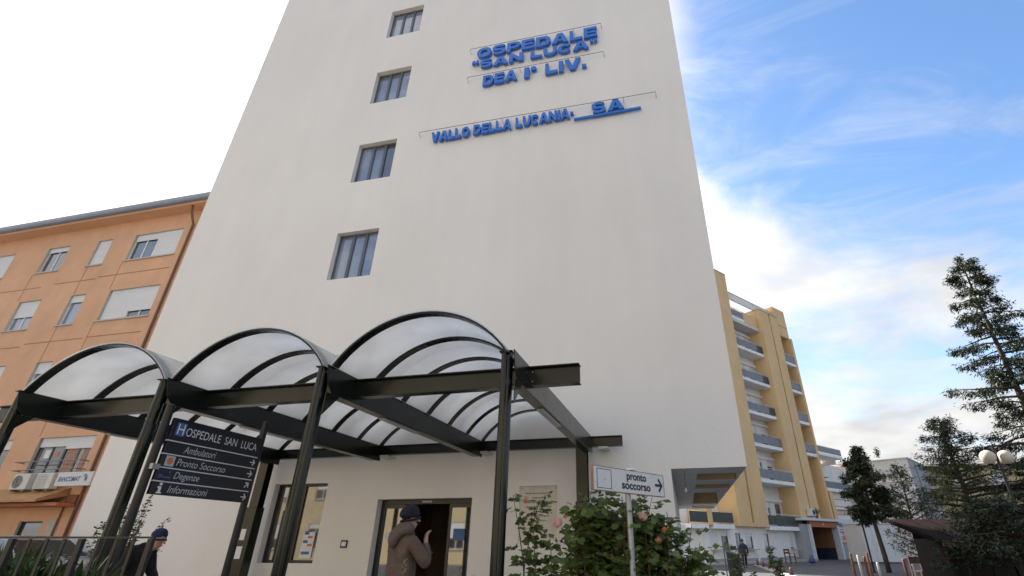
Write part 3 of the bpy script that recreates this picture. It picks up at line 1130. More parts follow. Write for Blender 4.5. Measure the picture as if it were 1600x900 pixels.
bs = thing('bank_sign', 'white board reading BANCOMAT in blue letters above the ledge of the orange building', 'sign', (-22.42, OY - .62, 3.30))
G().box(-.92, .82, -.06, .06, 0, .50).obj('board', 'sign_white', bs, bevel=.015)
fit_text('BANCOMAT', -.80, .28, .16, .34, -.064, 'print_blue', bs, offset=.03, shear=.25)
q = G()
for r0, a0 in ((.10, -.6), (.16, -.5)):
    pts = [(.42 + r0 * math.cos(t), .25 + r0 * math.sin(t)) for t in np.linspace(a0, a0 + 2.2, 10)]
    q.tube([(x, -.066, z) for x, z in pts], .016, 5)
q.obj('emblem', 'print_blue', bs)
for x in (-.8, .7):
    G().tube([(x, .0, 0), (x, .6, .15)], .02, 6).obj('bracket', 'rail_grey', bs)

# ------------------------------------------------------------------ steel entrance canopy with three barrel vaults
cn = thing('entrance_canopy', 'dark green steel entrance canopy with three opal barrel vaults on round posts', 'canopy', (-5.9, 8.4, 0))
cx, cy = 5.9, -8.4                       # world -> local


def ibeam_x(x0, x1, y, z0, z1, w=.14, t=.018):
    q = G()
    q.box(x0, x1, y - w / 2, y + w / 2, z1 - t, z1).box(x0, x1, y - w / 2, y + w / 2, z0, z0 + t).box(x0, x1, y - .008, y + .008, z0 + t, z1 - t)
    return q


ibeam_x(-11.3 + cx, -1.12 + cx, 6.13 + cy, 3.19, 3.455).obj('front_beam', 'dark_steel', cn, bevel=.003)
ibeam_x(-11.3 + cx, -1.12 + cx, 11.1 + cy, 3.24, 3.46).obj('back_beam', 'dark_steel', cn, bevel=.003)
BX = [-9.82, -6.99, -4.38, -1.80]
ZT, ZB = 3.47, 3.12
for i, x in enumerate(BX):
    q = G()
    X = x + cx
    # web plate (outer face at X) with a slanted front end, flanges set back behind the post
    q.prism([(5.42 + cy, ZT), (11.17 + cy, ZT), (11.17 + cy, ZB), (5.62 + cy, ZB), (5.50 + cy, ZB + .1)], 'x', X - .012, X)
    q.box(X - .17, X - .012, 5.78 + cy, 11.02 + cy, ZT - .016, ZT).box(X - .17, X - .012, 5.78 + cy, 11.02 + cy, ZB, ZB + .016)
    q.box(X - .17, X - .158, 6.24 + cy, 11.02 + cy, ZB + .016, ZT - .016)
    q.obj('cross_beam', 'dark_steel', cn, bevel=.003)
    q = G().prism([(5.50 + cy, ZB - .002), (5.78 + cy, ZB - .002), (5.50 + cy, ZB - .30)], 'x', X - .012, X)
    q.obj('gusset', 'dark_steel', cn)
    q = G().box(X - .14, X - .04, 7.0 + cy, 8.2 + cy, ZB - .03, ZB - .002)
    q.obj('lamp', 'lamp_cover', cn, bevel=.006)
# front posts: fluted tube, cap and foot plate
PX = [-10.05, -7.27, -4.60, -1.96]
prof = []
n = 36
for k in range(n):
    a_ = 2 * PI * k / n
    r = .078 - .010 * max(0, math.cos(a_ * 4)) ** 6
    prof.append((r * math.cos(a_ + .35), r * math.sin(a_ + .35)))
first = None
for x in PX:
    if first is None:
        q = G().prism(prof, 'z', 0.012, 3.50)
        first = q.obj('post', 'dark_steel', cn, smooth=False)
        first.location = (x + cx, 5.64 + cy, 0)
        cap_ = G().box(-.085, .085, -.085, .085, 3.50, 3.512).obj('cap', 'dark_steel', first)
        foot = G().box(-.16, .16, -.16, .16, 0.004, .016).obj('foot_plate', 'dark_steel', first)
    else:
        p = copyobj(first, cn, loc=(x + cx, 5.64 + cy, 0))
        copyobj(cap_, p)
        copyobj(foot, p)
# back posts with a wider box sleeve below
for i, x in enumerate((-10.0, -2.0)):
    q = G()
    X, Y = x + cx, 10.98 + cy
    q.box(X - .12, X + .12, Y - .1, Y - .085, 2.1, 3.238).box(X - .12, X + .12, Y + .085, Y + .1, 2.1, 3.238).box(X - .012, X + .012, Y - .085, Y + .085, 2.1, 3.238)
    po = q.obj('post', 'dark_steel', cn, bevel=.003)
    G().box(X - .14, X + .14, Y - .13, Y + .13, 0.004, 2.13).obj('sleeve', 'dark_steel', po, bevel=.012)
    if i == 0:
        G().box(X - .14 + .03, X - .14 + .16, Y - .136, Y - .131, 1.43, 1.66).obj('notice', 'paper', po)
        G().box(X - .14 + .02, X - .14 + .17, Y - .136, Y - .131, 1.05, 1.30).obj('notice', 'paper', po)
for x in (-6.82, -4.32, -1.55):
    G().box(x - .11 + cx, x + .11 + cx, 11.03 + cy, 11.397 + cy, 3.19, 3.238).obj('wall_bracket', 'lamp_cover', cn, bevel=.004)
# vaults
RISE = .66
for i in range(3):
    a, b = BX[i] + .01 + cx, BX[i + 1] - .11 + cx
    half = (b - a) / 2
    R = (half * half + RISE * RISE) / (2 * RISE)
    zc = 3.47 + RISE - R
    th = math.asin(half / R)
    mid = (a + b) / 2

    def arc(r, nn=28):
        return [(mid + r * math.sin(-th + 2 * th * k / nn), zc + r * math.cos(-th + 2 * th * k / nn)) for k in range(nn + 1)]
    # three sheets per vault, lapping over a rib
    for j in range(4):
        ya, yb = 5.46 + cy + j * 1.41, 5.46 + cy + (j + 1) * 1.41 - .008
        o1, i1 = arc(R + .010 + .002 * (j % 2)), arc(R + .002)
        q = G()
        vs = [(x, ya, z) for x, z in o1] + [(x, yb, z) for x, z in o1] + [(x, ya, z) for x, z in i1] + [(x, yb, z) for x, z in i1]
        m_ = len(o1)
        fs = []
        for k in range(m_ - 1):
            fs += [(k, k + 1, m_ + k + 1, m_ + k), (2 * m_ + k, 3 * m_ + k, 3 * m_ + k + 1, 2 * m_ + k + 1), (k, 2 * m_ + k, 2 * m_ + k + 1, k + 1), (m_ + k, m_ + k + 1, 3 * m_ + k + 1, 3 * m_ + k)]
        q.add(vs, fs)
        q.obj('roof_sheet', 'opal_sheet', cn, smooth=True)
    # ribs: flat arched bars under the sheets, broad along the vault and thin across it
    o1, i1 = arc(R), arc(R - .026)
    rib0 = None
    for j in range(7):
        y = 5.47 + cy + j * .925
        if rib0 is None:
            q = G()
            m_ = len(o1)
            vs = [(x, 0, z) for x, z in o1] + [(x, .125, z) for x, z in o1] + [(x, 0, z) for x, z in i1] + [(x, .125, z) for x, z in i1]
            fs = []
            for k in range(m_ - 1):
                fs += [(k, m_ + k, m_ + k + 1, k + 1), (2 * m_ + k, 2 * m_ + k + 1, 3 * m_ + k + 1, 3 * m_ + k), (k, k + 1, 2 * m_ + k + 1, 2 * m_ + k), (m_ + k, 3 * m_ + k, 3 * m_ + k + 1, m_ + k + 1)]
            q.add(vs, fs)
            rib0 = q.obj('rib', 'dark_steel', cn)
            rib0.location = (0, y, 0)
        else:
            copyobj(rib0, cn, loc=(0, y, 0))
# bolt heads where the beams meet the posts
bolt0 = None
for x in PX:
    for dx in (.14, .20):
        for z in (3.26, 3.39):
            if bolt0 is None:
                q = G().lathe([(.014, 0), (.014, .012)], n=6)
                bolt0 = q.obj('bolt', 'rail_grey', cn, loc=(x + dx + cx, 6.122 + cy, z), rot=(R_(90), 0, 0))
            else:
                copyobj(bolt0, cn, loc=(x + dx + cx, 6.122 + cy, z))

# ------------------------------------------------------------------ direction sign with five dark panels
ds = thing('direction_sign', 'dark navy panel sign on two posts, headed OSPEDALE SAN LUCA with four arrow lines', 'sign', (-6.0, 5.62, 0), R_(90))
# local x runs away from the camera (world +y), front faces -y (world +x)
for x, top in ((-.76, 2.86), (.79, 2.98)):
    q = G().tube([(x, .05, 0), (x, .05, top)], .047, 14)
    po = q.obj('post', 'sign_steel', ds, smooth=False)
    G().lathe([(.05, top), (.05, top + .02), (.02, top + .03)], (x, .05, 0), 14).obj('cap', 'sign_steel', po)
G().box(-.79, -.70, -.03, .04, 2.13, 2.19).obj('clamp', 'galvanised', ds)
panels = [(2.475, 2.735, 'OSPEDALE SAN LUCA'), (2.322, 2.462, 'Ambulatori'), (2.169, 2.309, 'Pronto Soccorso'), (2.016, 2.156, 'Degenze'), (1.863, 2.003, 'Informazioni')]


def arrow(cx_, cz, s, ang, y, m, parent, wt=.16):
    t = s * wt
    def rot(x, z):
        c, s_ = math.cos(ang), math.sin(ang)
        return (cx_ + x * c - z * s_, cz + x * s_ + z * c)
    q = G()
    def bar(p0, p1):
        dx, dz = p1[0] - p0[0], p1[1] - p0[1]
        l = math.hypot(dx, dz)
        nx, nz = -dz / l * t / 2, dx / l * t / 2
        q.prism([rot(p0[0] + nx, p0[1] + nz), rot(p0[0] - nx, p0[1] - nz), rot(p1[0] - nx, p1[1] - nz), rot(p1[0] + nx, p1[1] + nz)], 'y', y, y + .002)
    bar((-s / 2, 0), (s / 2, 0))
    y2 = y
    bar((0.02 * s, s * .48), (s * .52, -.03 * s))
    bar((0.02 * s, -s * .48), (s * .52, .03 * s))
    return q.obj('arrow', m, parent)


for i, (z0, z1, txt) in enumerate(panels):
    q = G().box(-.71, .735, -.025, .02, z0, z1)
    pn = q.obj('panel', 'sign_navy', ds, bevel=.004)
    if i < 4:
        q = G().box(-.71, .735, -.020, .02, z0 - .0125, z0 - .0005)
        q.obj('divider', 'print_white', ds)
    hgt = z1 - z0
    if i == 0:
        G().box(-.655, -.525, -.0285, -.0262, z0 + .06, z0 + .215).obj('symbol_square', 'print_blue', pn)
        fit_text('H', -.635, -.545, z0 + .075, z0 + .20, -.031, 'print_white', pn, 'symbol_letter')
        fit_text('OSPEDALE  SAN  LUCA', -.51, .66, z0 + .075, z0 + .175, -.028, 'print_white', pn, offset=-.004)
    else:
        tx0, tx1 = {1: (-.46, .02), 2: (-.50, .23), 3: (-.48, -.12), 4: (-.50, .06)}[i]
        fit_text(txt, tx0, tx1, z0 + (.03 if i in (1, 2, 4) else .012), z1 - .026, -.028, 'print_grey' if i != 4 else 'print_grey', pn, shear=.22, offset=.002)
        arrow(.655, (z0 + z1) / 2, .085, R_(45) if i == 3 else 0, -.0285, 'print_white', pn)
    if i == 2:
        G().box(-.655, -.535, -.0285, -.0262, z0 + .012, z1 - .012).obj('symbol_square', 'print_grey', pn)
        q = G()
        for k in range(3):
            an = k * PI / 3
            c, s_ = math.cos(an), math.sin(an)
            q.prism([(-.595 + dx * c - dz * s_, z0 + .07 + dx * s_ + dz * c) for dx, dz in ((-.04, -.014), (.04, -.014), (.04, .014), (-.04, .014))], 'y', -.031 - k * .0005, -.029)
        q.obj('star_symbol', 'print_orange', pn)
    if i == 3:
        q = G().box(-.675, -.525, -.0285, -.0262, z0 + .035, z0 + .047).box(-.675, -.667, -.0285, -.0262, z0 + .02, z0 + .075).box(-.533, -.525, -.0285, -.0262, z0 + .02, z0 + .06).box(-.66, -.63, -.0285, -.0262, z0 + .05, z0 + .068)
        q.box(-.56, -.53, -.0285, -.0262, z0 + .10, z0 + .106).box(-.548, -.542, -.0287, -.0264, z0 + .085, z0 + .12)
        q.obj('bed_symbol', 'print_blue', pn)
    if i == 4:
        q = G().sphere((-.605, -.026, z1 - .025), .017, 12, 8)
        q.box(-.622, -.588, -.0285, -.0262, z0 + .02, z1 - .05).box(-.637, -.622, -.0285, -.0262, z1 - .068, z1 - .05).box(-.638, -.572, -.0287, -.0264, z0 + .014, z0 + .028)
        q.obj('info_symbol', 'print_white', pn)

# ------------------------------------------------------------------ pronto soccorso arrow sign
ps = thing('emergency_sign', 'white arrow sign reading pronto soccorso on a galvanised pole in front of the rose bush', 'sign', (-.515, 5.68, 0), R_(58.6))
q = G().tube([(0.02, .055, 0), (0.02, .055, 1.98)], .031, 14)
q.obj('pole', 'galvanised', ps, smooth=False)
q = G()
for (xa, xb, za, zb) in ((-.625, .625, 1.822, 1.828), (-.625, .625, 2.052, 2.058), (-.625, -.617, 1.828, 2.052), (.617, .625, 1.828, 2.052)):
    q.box(xa, xb, -.012, .022, za, zb)
q.obj('frame', 'sign_rust', ps)
bd = G().box(-.616, .616, -.010, .016, 1.829, 2.051).obj('board', 'sign_white', ps)
fit_text('pronto', -.075, .28, 1.933, 2.030, -.0125, 'print_black', bd, offset=.032)
fit_text('soccorso', -.165, .35, 1.862, 1.922, -.0125, 'print_black', bd, offset=.032)
arrow(.51, 1.94, .135, 0, -.0135, 'print_black', bd, .21)
q = G()
for (xa, xb, za, zb) in ((-.565, -.335, 1.847, 1.852), (-.565, -.335, 2.028, 2.033), (-.565, -.560, 1.852, 2.028), (-.340, -.335, 1.852, 2.028)):
    q.box(xa, xb, -.013, -.0105, za, zb)
q.obj('border', 'print_black', bd)
q = G()
for (dx, dz, w_) in ((-.46, 1.935, .05), (-.45, 1.93, .03), (-.44, 1.97, .012), (-.455, 1.90, .01)):
    q.box(dx, dx + w_, -.0126, -.0106, dz, dz + .004)
q.obj('worn_print', 'print_grey', bd)
for zz in (1.87, 2.0):
    G().box(-.03, .07, .018, .095, zz, zz + .03).obj('clamp', 'galvanised', ps)
G().prism([(.02, 2.069), (.17, 2.078), (.17, 2.10), (.12, 2.10)], 'y', .03, .12).obj('bracket', 'paper', ps)

# ------------------------------------------------------------------ ochre wing with balconies
a38 = R_(38)
dv = Vector((math.sin(a38), math.cos(a38), 0))
O = Vector((-math.cos(a38) * 25.4, math.sin(a38) * 25.4, 0))
T0 = 46.0
yb = thing('ochre_ward_building', 'ochre and white hospital wing with two tall grooved pillars and stacked grey balconies', 'building', tuple(O + dv * T0), R_(52))


def Y(*a):           # shift the t coordinates of a box
    return (a[0] - T0, a[1] - T0) + tuple(a[2:])


G().box(*Y(28, 56.35, 1.95, 14, 2.7, 24.3)).obj('core', 'ochre_plaster', yb)
# pillars
for (ta, tg0, tg1, tb, z0, z1) in ((39.8, 41.72, 42.02, 44.26, 2.65, 27.7), (50.2, 52.2, 52.45, 54.1, 3.45, 25.3)):
    po = G().box(*Y(ta, tg0, 0, 1.94, z0, z1)).box(*Y(tg1, tb, 0, 1.94, z0, z1)).box(*Y(tg0, tg1, .002, 1.94, z0, z0 + .3)).obj('pillar', 'ochre_plaster', yb)
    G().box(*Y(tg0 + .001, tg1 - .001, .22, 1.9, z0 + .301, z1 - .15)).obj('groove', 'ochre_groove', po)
    G().box(*Y(ta - .04, tb + .04, -.04, 2.0, z1 + .002, z1 + .09)).obj('coping', 'roof_tan', po)
G().box(*Y(40.5, 44.0, 3, 9, 24.3, 28.2)).box(*Y(42.5, 44.6, .5, 1.9, 25.5, 27.2)).obj('roof_house', 'ochre_plaster', yb)
q = G().box(*Y(44.3, 44.55, .3, .8, 27.2, 27.4)).box(*Y(44.2, 44.8, .3, .9, 27.4, 27.5))
q.obj('chimney_cap', 'roof_tan', yb)
# end fin and top block
G().box(*Y(56.36, 56.75, -.05, 4, 3.6, 23.2)).obj('end_fin', 'ochre_plaster', yb)
fo = G().box(*Y(54.12, 56.75, .25, 4, 23.3, 26.9)).obj('top_block', 'ochre_plaster', yb)
G().box(*Y(54.15, 56.77, .235, .25, 24.6, 24.68)).obj('seam', 'ochre_groove', fo)
G().box(*Y(54.1, 56.36, 1.5, 1.94, 3.6, 23.3)).obj('recess_wall', 'ochre_plaster', yb)
# roof parapet
q = G().box(*Y(44.3, 54.5, .62, .78, 25.42, 26.2)).box(*Y(44.3, 50.2, 1.7, 1.94, 24.3, 25.5))
q.obj('parapet', 'white_plaster', yb)
G().box(*Y(44.28, 54.52, .58, .82, 26.202, 26.26)).obj('parapet_coping', 'roof_tan', yb)


def balcony(ta, tb, zr, y0, y1, green=False, ph=.74, parts=1, dark=False):
    """zr: handrail height"""
    zs = zr - .98
    bo = G().box(*Y(ta, tb, y0 - .02, y1, zs - .32, zs)).obj('balcony_slab', 'balcony_slab', yb, bevel=.01)
    mm = 'balcony_green' if dark else 'balcony_panel'
    n = max(1, int(round((tb - ta) / 1.2)))
    for k in range(n):
        u0, u1 = ta + (tb - ta) * k / n + .012, ta + (tb - ta) * (k + 1) / n - .012
        G().box(*Y(u0, u1, y0 + .03, y0 + .06, zs + .12, zs + .12 + ph)).obj('panel', mm if not (green and k == n - 1) else 'balcony_green', bo)
    q = G().tube([(ta - T0, y0 + .045, zr), (tb - T0, y0 + .045, zr)], .028, 6)
    for k in range(n + 1):
        u = ta + (tb - ta) * k / n
        u = min(max(u, ta + .03), tb - .03)
        q.box(u - T0 - .014, u - T0 + .014, y0 + .06, y0 + .085, zs, zr)
    q.obj('handrail', 'bollard_white', bo)
    return bo


# white recess wall between the pillars, with a door and a slit window per floor
zr = [3.72, 7.62, 10.93, 14.05, 17.42, 20.86]
wh, dh = [], []
for z in zr:
    f = z - .98
    dh.append((48.95, 50.05, f, f + 2.15))
    wh.append((47.62, 48.06, f + .75, f + 2.15))
q = G()
q.wall(44.262 - T0, 50.198 - T0, 2.66, 24.3, [(h[0] - T0, h[1] - T0, h[2], h[3]) for h in wh + dh], 1.78, .15)
q.obj('recess_wall', 'white_plaster', yb)
for i, z in enumerate(zr):
    f = z - .98
    q = G().box(*Y(46.5, 47.0, 1.58, 1.778, f, f + 2.6))
    q.obj('pilaster', 'white_plaster', yb)
    q = G().box(*Y(47.0, 50.19, 1.60, 1.778, f + 2.2, f + 2.42))
    q.obj('shutter_box', 'white_plaster', yb)
    for (h, fr) in ((wh[i], (.35, .2, .8, .5, .3, .6)[i]), (dh[i], (.05, .25, .3, .55, .5, .45)[i])):
        shutter_window(yb, h[0] - T0, h[1] - T0, h[2], h[3], (fr,), y=1.84, sill=False, gm='glass_room')
for i, z in enumerate(zr):
    balcony(44.30, 50.16 if i != 1 else 50.19, z, -.03 if i < 2 else .42, 1.75, green=i in (3, 4, 5), dark=i == 0)
balcony(44.30, 47.3, 24.22, .42, 1.75)
q = G().box(*Y(47.32, 50.15, .45, .6, 22.9, 24.25)).obj('ochre_parapet', 'ochre_plaster', yb)
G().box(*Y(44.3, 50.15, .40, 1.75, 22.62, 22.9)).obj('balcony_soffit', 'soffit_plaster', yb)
for z in (20.93, 17.66, 14.22, 10.9):
    balcony(54.14, 56.34, z, .02, 1.48)
# first-floor recess left of the first pillar
G().wall(28 - T0, 39.78 - T0, 2.66, 7, [(36.5 - T0, 38.0 - T0, 2.9, 5.0)], 1.9, .1).obj('recess_wall', 'white_plaster', yb)
shutter_window(yb, 36.5 - T0, 38.0 - T0, 2.9, 5.0, (.3,), y=1.93, sill=False, gm='glass_dark')
balcony(33.3, 35.5, 3.70, -.02, 1.8, dark=True)
balcony(36.1, 38.95, 3.72, -.02, 1.8, dark=True)
G().box(*Y(35.52, 36.08, -.04, 1.8, 2.68, 3.9)).obj('balcony_pier', 'ochre_plaster', yb)
# ground floor
gh = [(35.4 * 1.02, 36.4 * 1.02, 1), (36.9 * 1.02, 37.85 * 1.02, .2), (38.85 * 1.02, 39.6 * 1.02, .03), (40.25 * 1.02, 41.3 * 1.02, .22), (42.95 * 1.02, 43.8 * 1.02, .03), (47.15 * 1.02, 47.75 * 1.02, .9)]
q = G().wall(28 - T0, 49.25 - T0, 0, 2.645, [(a - T0, b - T0, .98, 2.15) for a, b, _ in gh], .5, .16)
q.obj('ground_floor_wall', 'white_plaster', yb)
for a, b, fr in gh:
    shutter_window(yb, a - T0, b - T0, .98, 2.15, (fr,), y=.58, fm='frame_black', gm='glass_blue', sill=True)
for t in (35.0, 38.5, 42.4):
    G().box(*Y(t, t + .3, .42, .498, 0, 2.64)).obj('pilaster', 'white_plaster', yb)
G().box(*Y(28, 49.25, .44, .499, 0, .32)).obj('plinth', 'grey_and_shade_plaster', yb)
aco = thing('air_conditioner', 'white air conditioner hung on the ochre pillar above the emergency entrance', 'air conditioner', tuple(O + dv * 51.85 - Vector((-math.cos(a38), math.sin(a38), 0)) * .25 + Vector((0, 0, 3.72))), R_(52))
G().box(-.5, .42, -.2, .2, .02, .66).obj('case', 'ac_white', aco, bevel=.02)
n = 20
G().prism([(.08 + .25 * math.cos(2 * PI * k / n), .34 + .25 * math.sin(2 * PI * k / n)) for k in range(n)], 'y', -.212, -.201).obj('fan_opening', 'ac_dark', aco)
for x in (-.4, .28):
    G().box(x, x + .06, -.15, .249, -.06, .02).obj('bracket', 'rail_grey', aco)

pav = G().box(*Y(30, 49.2, -1.1, .44, 0.0, .12))
po = pav.obj('pavement', 'paving')
po.location = tuple(O + dv * T0)
po.rotation_euler = (0, 0, R_(52))
tag(po, kind='structure')
q = G().box(*Y(30, 49.2, -1.25, -1.103, 0, .125))
po = q.obj('kerb', 'kerb')
po.location = tuple(O + dv * T0)
po.rotation_euler = (0, 0, R_(52))
tag(po, kind='structure')

# emergency entrance portico
er = thing('emergency_portico', 'grey emergency entrance porch with a brown walled passage and an orange PRONTO SOCCORSO board', 'porch', tuple(O + dv * 53), R_(52))
TE = 53


def E_(*a):
    return (a[0] - TE, a[1] - TE) + tuple(a[2:])


G().box(*E_(49.3, 50.35, -.30, 3.0, 0, 3.0)).obj('side_wall', 'grey_and_shade_plaster', er)
G().box(*E_(50.36, 50.62, -.55, .1, 0, 3.0)).obj('jamb', 'cabin_white', er, bevel=.02)
G().box(*E_(56.0, 56.3, -.55, .1, 0, 3.0)).obj('jamb', 'cabin_white', er, bevel=.02)
G().box(*E_(49.0, 56.8, -.75, 1.9, 3.3, 3.52)).box(*E_(56.82, 62.0, -.35, 1.9, 3.2, 3.62)).obj('roof_slab', 'cabin_white', er, bevel=.03)
G().box(*E_(50.62, 56.0, -.45, -.2, 2.78, 3.29)).obj('fascia', 'portico_red', er)
fit_text('+', 53.1 - TE, 53.5 - TE, 2.92, 3.16, -.455, 'print_white', er, 'symbol')
q = G()
q.add([(50.62 - TE, .1, 0), (50.62 - TE, 5.5, 0), (50.62 - TE, 5.5, 3.0), (50.62 - TE, .1, 3.0)], [(0, 1, 2, 3)])
q.add([(56.0 - TE, .1, 0), (56.0 - TE, .1, 3.0), (56.0 - TE, 5.5, 3.0), (56.0 - TE, 5.5, 0)], [(0, 1, 2, 3)])
q.add([(50.62 - TE, .1, 2.95), (50.62 - TE, 5.5, 2.95), (56 - TE, 5.5, 2.95), (56 - TE, .1, 2.95)], [(0, 1, 2, 3)])
q.obj('passage_wall', 'brown_wall', er)
q = G()
q.wall(50.62 - TE, 56 - TE, 0, 2.95, [(52.3 - TE, 54.3 - TE, 0, 2.4)], 3.5, .1)
q.obj('back_wall', 'brown_wall', er)
for bx_ in ((50.63, 50.66, .1, 3.49, 0.01, 1.0), (55.96, 55.99, .1, 3.49, 0.01, 1.0), (50.66, 52.25, 3.46, 3.49, .01, 1.0), (54.35, 55.96, 3.46, 3.49, .01, 1.0)):
    G().box(*E_(*bx_)).obj('dado', 'dado_blue', er)
dd = G().box(*E_(52.3, 52.4, 3.52, 3.58, 0, 2.4)).box(*E_(53.25, 53.35, 3.52, 3.58, 0, 2.4)).box(*E_(54.2, 54.3, 3.52, 3.58, 0, 2.4)).box(*E_(52.4, 54.2, 3.52, 3.58, 2.3, 2.4)).obj('door', 'frame_dark', er)
G().box(*E_(52.4, 53.25, 3.54, 3.56, 0, 2.3)).box(*E_(53.35, 54.2, 3.54, 3.56, 0, 2.3)).obj('pane', 'glass_room', dd)
G().box(*E_(56.32, 61.6, .1, 1.9, 0, 3.19)).obj('panel_wall', 'grey_and_shade_plaster', er)
sg = G().box(*E_(57.2, 60.85, .02, .09, 1.42, 2.42)).obj('board', 'print_orange', er, bevel=.01)
fit_text('PRONTO', 58.35 - TE, 60.7 - TE, 2.02, 2.32, .012, 'print_white', sg, offset=.03)
fit_text('SOCCORSO', 57.5 - TE, 60.7 - TE, 1.50, 1.72, .012, 'print_white', sg, offset=.03)
q = G().box(*E_(57.42, 58.12, .008, .019, 2.09, 2.23)).box(*E_(57.70, 57.84, .007, .018, 1.82, 2.39))
q.obj('cross', 'print_white', sg)
G().box(*E_(57.2, 60.9, .05, .095, 2.52, 2.86)).obj('strip', 'paper', er)
q = G()
for k in range(9):
    q.box(57.7 - TE + k * .3, 57.9 - TE + k * .3, .044, .05, 2.60, 2.74)
q.obj('strip_print', 'print_blue', er)
pp = thing('potted_plant', 'small potted shrub standing on the flat roof of the emergency porch', 'plant', tuple(O + dv * 53.2 + Vector((0, 0, 3.522))), 0)
G().lathe([(.16, 0), (.22, .3), (.24, .32)], n=12).obj('pot', 'clay', pp)
rs = np.random.RandomState(3)
n = 500
c_ = rs.normal(0, .2, (n, 3)) * (1, 1, .9) + (0, 0, .62)
dd_ = rs.normal(0, 1, (n, 3)) + (0, 0, .5)
po = bpy.data.objects.new('foliage', quads_mesh('foliage', leaf_quads(c_, dd_, rs.normal(0, 1, (n, 3)), rs.uniform(.08, .16, n), rs.uniform(.03, .06, n)), 'needle_cedar'))
link(po, pp)
po['kind'] = 'stuff'

# low white wing with two terraces right of the ochre pillars
lw = thing('terrace_wing', 'low white wing with two grey railed terraces right of the ochre pillars', 'building', tuple(O + dv * 59.5), R_(52))
TW = 59.5
G().wall(56.77 - TW, 66 - TW, 3.63, 9.6, [(57.3 - TW, 57.9 - TW, 7.7, 9.1), (59.0 - TW, 61.5 - TW, 4.6, 6.1)], 2.0, .15).obj('wall', 'white_plaster', lw)
G().box(56.77 - TW, 66 - TW, 2.2, 9, 3.63, 9.6).obj('core', 'white_plaster', lw)
shutter_window(lw, 57.3 - TW, 57.9 - TW, 7.7, 9.1, (.1,), y=2.06, gm='glass_dark')
shutter_window(lw, 59.0 - TW, 61.5 - TW, 4.6, 6.1, (.6,), y=2.06, gm='glass_dark')
for zt, tb in ((10.9, 62.3), (7.28, 66)):
    b0 = G().box(56.78 - TW, tb - TW, -.1, 2.0, zt - 1.0, zt - .70).obj('terrace_slab', 'balcony_slab', lw, bevel=.01)
    k = 0
    t = 56.8
    while t < tb - .3:
        G().box(t - TW, min(t + 1.18, tb) - TW, -.06, -.03, zt - .66, zt - .02).obj('panel', 'balcony_panel', b0)
        t += 1.2
    G().tube([(56.8 - TW, -.045, zt + .02), (tb - TW, -.045, zt + .02)], .028, 6).obj('handrail', 'bollard_white', b0)
    q = G()
    q.box(61.6 - TW, 62.0 - TW, .6, 2.0, zt - 1.5, zt - 1.0)
    q.obj('corbel', 'white_plaster', lw)
G().box(57.1 - TW, 57.8 - TW, -.05, .6, 3.63, 6.27).obj('column', 'ochre_plaster', lw)
q = G().wall(57.82 - TW, 66 - TW, 3.63, 6.27, [], .5, .1)
q.obj('screen_wall', 'white_plaster', lw)
for zz in (4.1, 4.9, 5.6):
    G().box(57.83 - TW, 66 - TW, .46, .499, zz, zz + .07).obj('band', 'canvas', lw)

# ------------------------------------------------------------------ buildings far behind on the right
wb = thing('white_flat_roofed_house', 'white flat roofed block with shade painted grey on its side behind the small dark tree', 'building', (25.2, 65.35, 0), R_(-31))
q = G()
wh_ = [(-3.1, -.7, 7.55, 8.75), (-9.0, -7.2, 6.3, 7.5), (-13.5, -12.3, 6.2, 7.5), (-3.1, -.7, 4.2, 5.5)]
q.wall(-16, 0, 0, 9.9, wh_, 0, .15)
q.obj('front_wall', 'white_plaster', wb)
G().box(-16, -.02, .25, 20, 0, 9.88).obj('core', 'white_plaster', wb)
G().box(0.0, .05, 0.0, 20, 0, 9.87).obj('side_wall', 'grey_and_shade_plaster', wb)  # side of the white house turned from the sun, shade put into its colour
G().box(-16.1, .1, -.1, 20, 9.905, 10.02).obj('roof', 'soffit_plaster', wb)
for h in wh_:
    shutter_window(wb, *h, (.25 if h[0] > -5 else .7, .15) if h[1] - h[0] > 2 else (.7,), y=.07, gm='glass_dark')
G().box(-15, -8, -2.0, -.01, 0, 5.6).obj('porch_block', 'white_plaster', wb)
G().tube([(.07, 3, 0), (.07, 3, 9.8)], .06, 6).obj('downpipe', 'rail_grey', wb)
rp = thing('roof_plant', 'tiny shrub growing on the flat roof edge of the white block', 'plant', (22.2, 64.9, 10.02))
rs = np.random.RandomState(8)
n = 260
c_ = rs.normal(0, .12, (n, 3)) * (1, 1, 2.2) + (0, 0, .48)
po = bpy.data.objects.new('foliage', quads_mesh('foliage', leaf_quads(c_, rs.normal(0, 1, (n, 3)) + (0, 0, 1), rs.normal(0, 1, (n, 3)), rs.uniform(.12, .24, n), rs.uniform(.05, .1, n)), 'needle_cedar'))
link(po, rp)
po['kind'] = 'stuff'
G().tube([(0, 0, 0), (0, 0, .8)], .03, 5).obj('stem', 'bark', rp)

tb = thing('tan_apartment_block', 'tan apartment block seen between the conifers and the globe lamp', 'building', (38, 71, 0), R_(-12))
hs_ = [(x, x + 1.4, z, z + 1.5) for z in (7.2, 4.2) for x in (-9.5, -6, -2.5, 1, 4.5, 8)]
G().wall(-12, 12, 0, 9.6, hs_, 0, .15).obj('wall', 'tan_plaster', tb)
G().box(-12, 12, .25, 10, 0, 9.58).obj('core', 'tan_plaster', tb)
G().box(-12.3, 12.3, -.4, 10.2, 9.62, 9.85).obj('roof', 'roof_tan', tb)
for i, h in enumerate(hs_):
    shutter_window(tb, *h, ((.2, .6, .9, .4)[i % 4],), y=.07, gm='glass_dark')

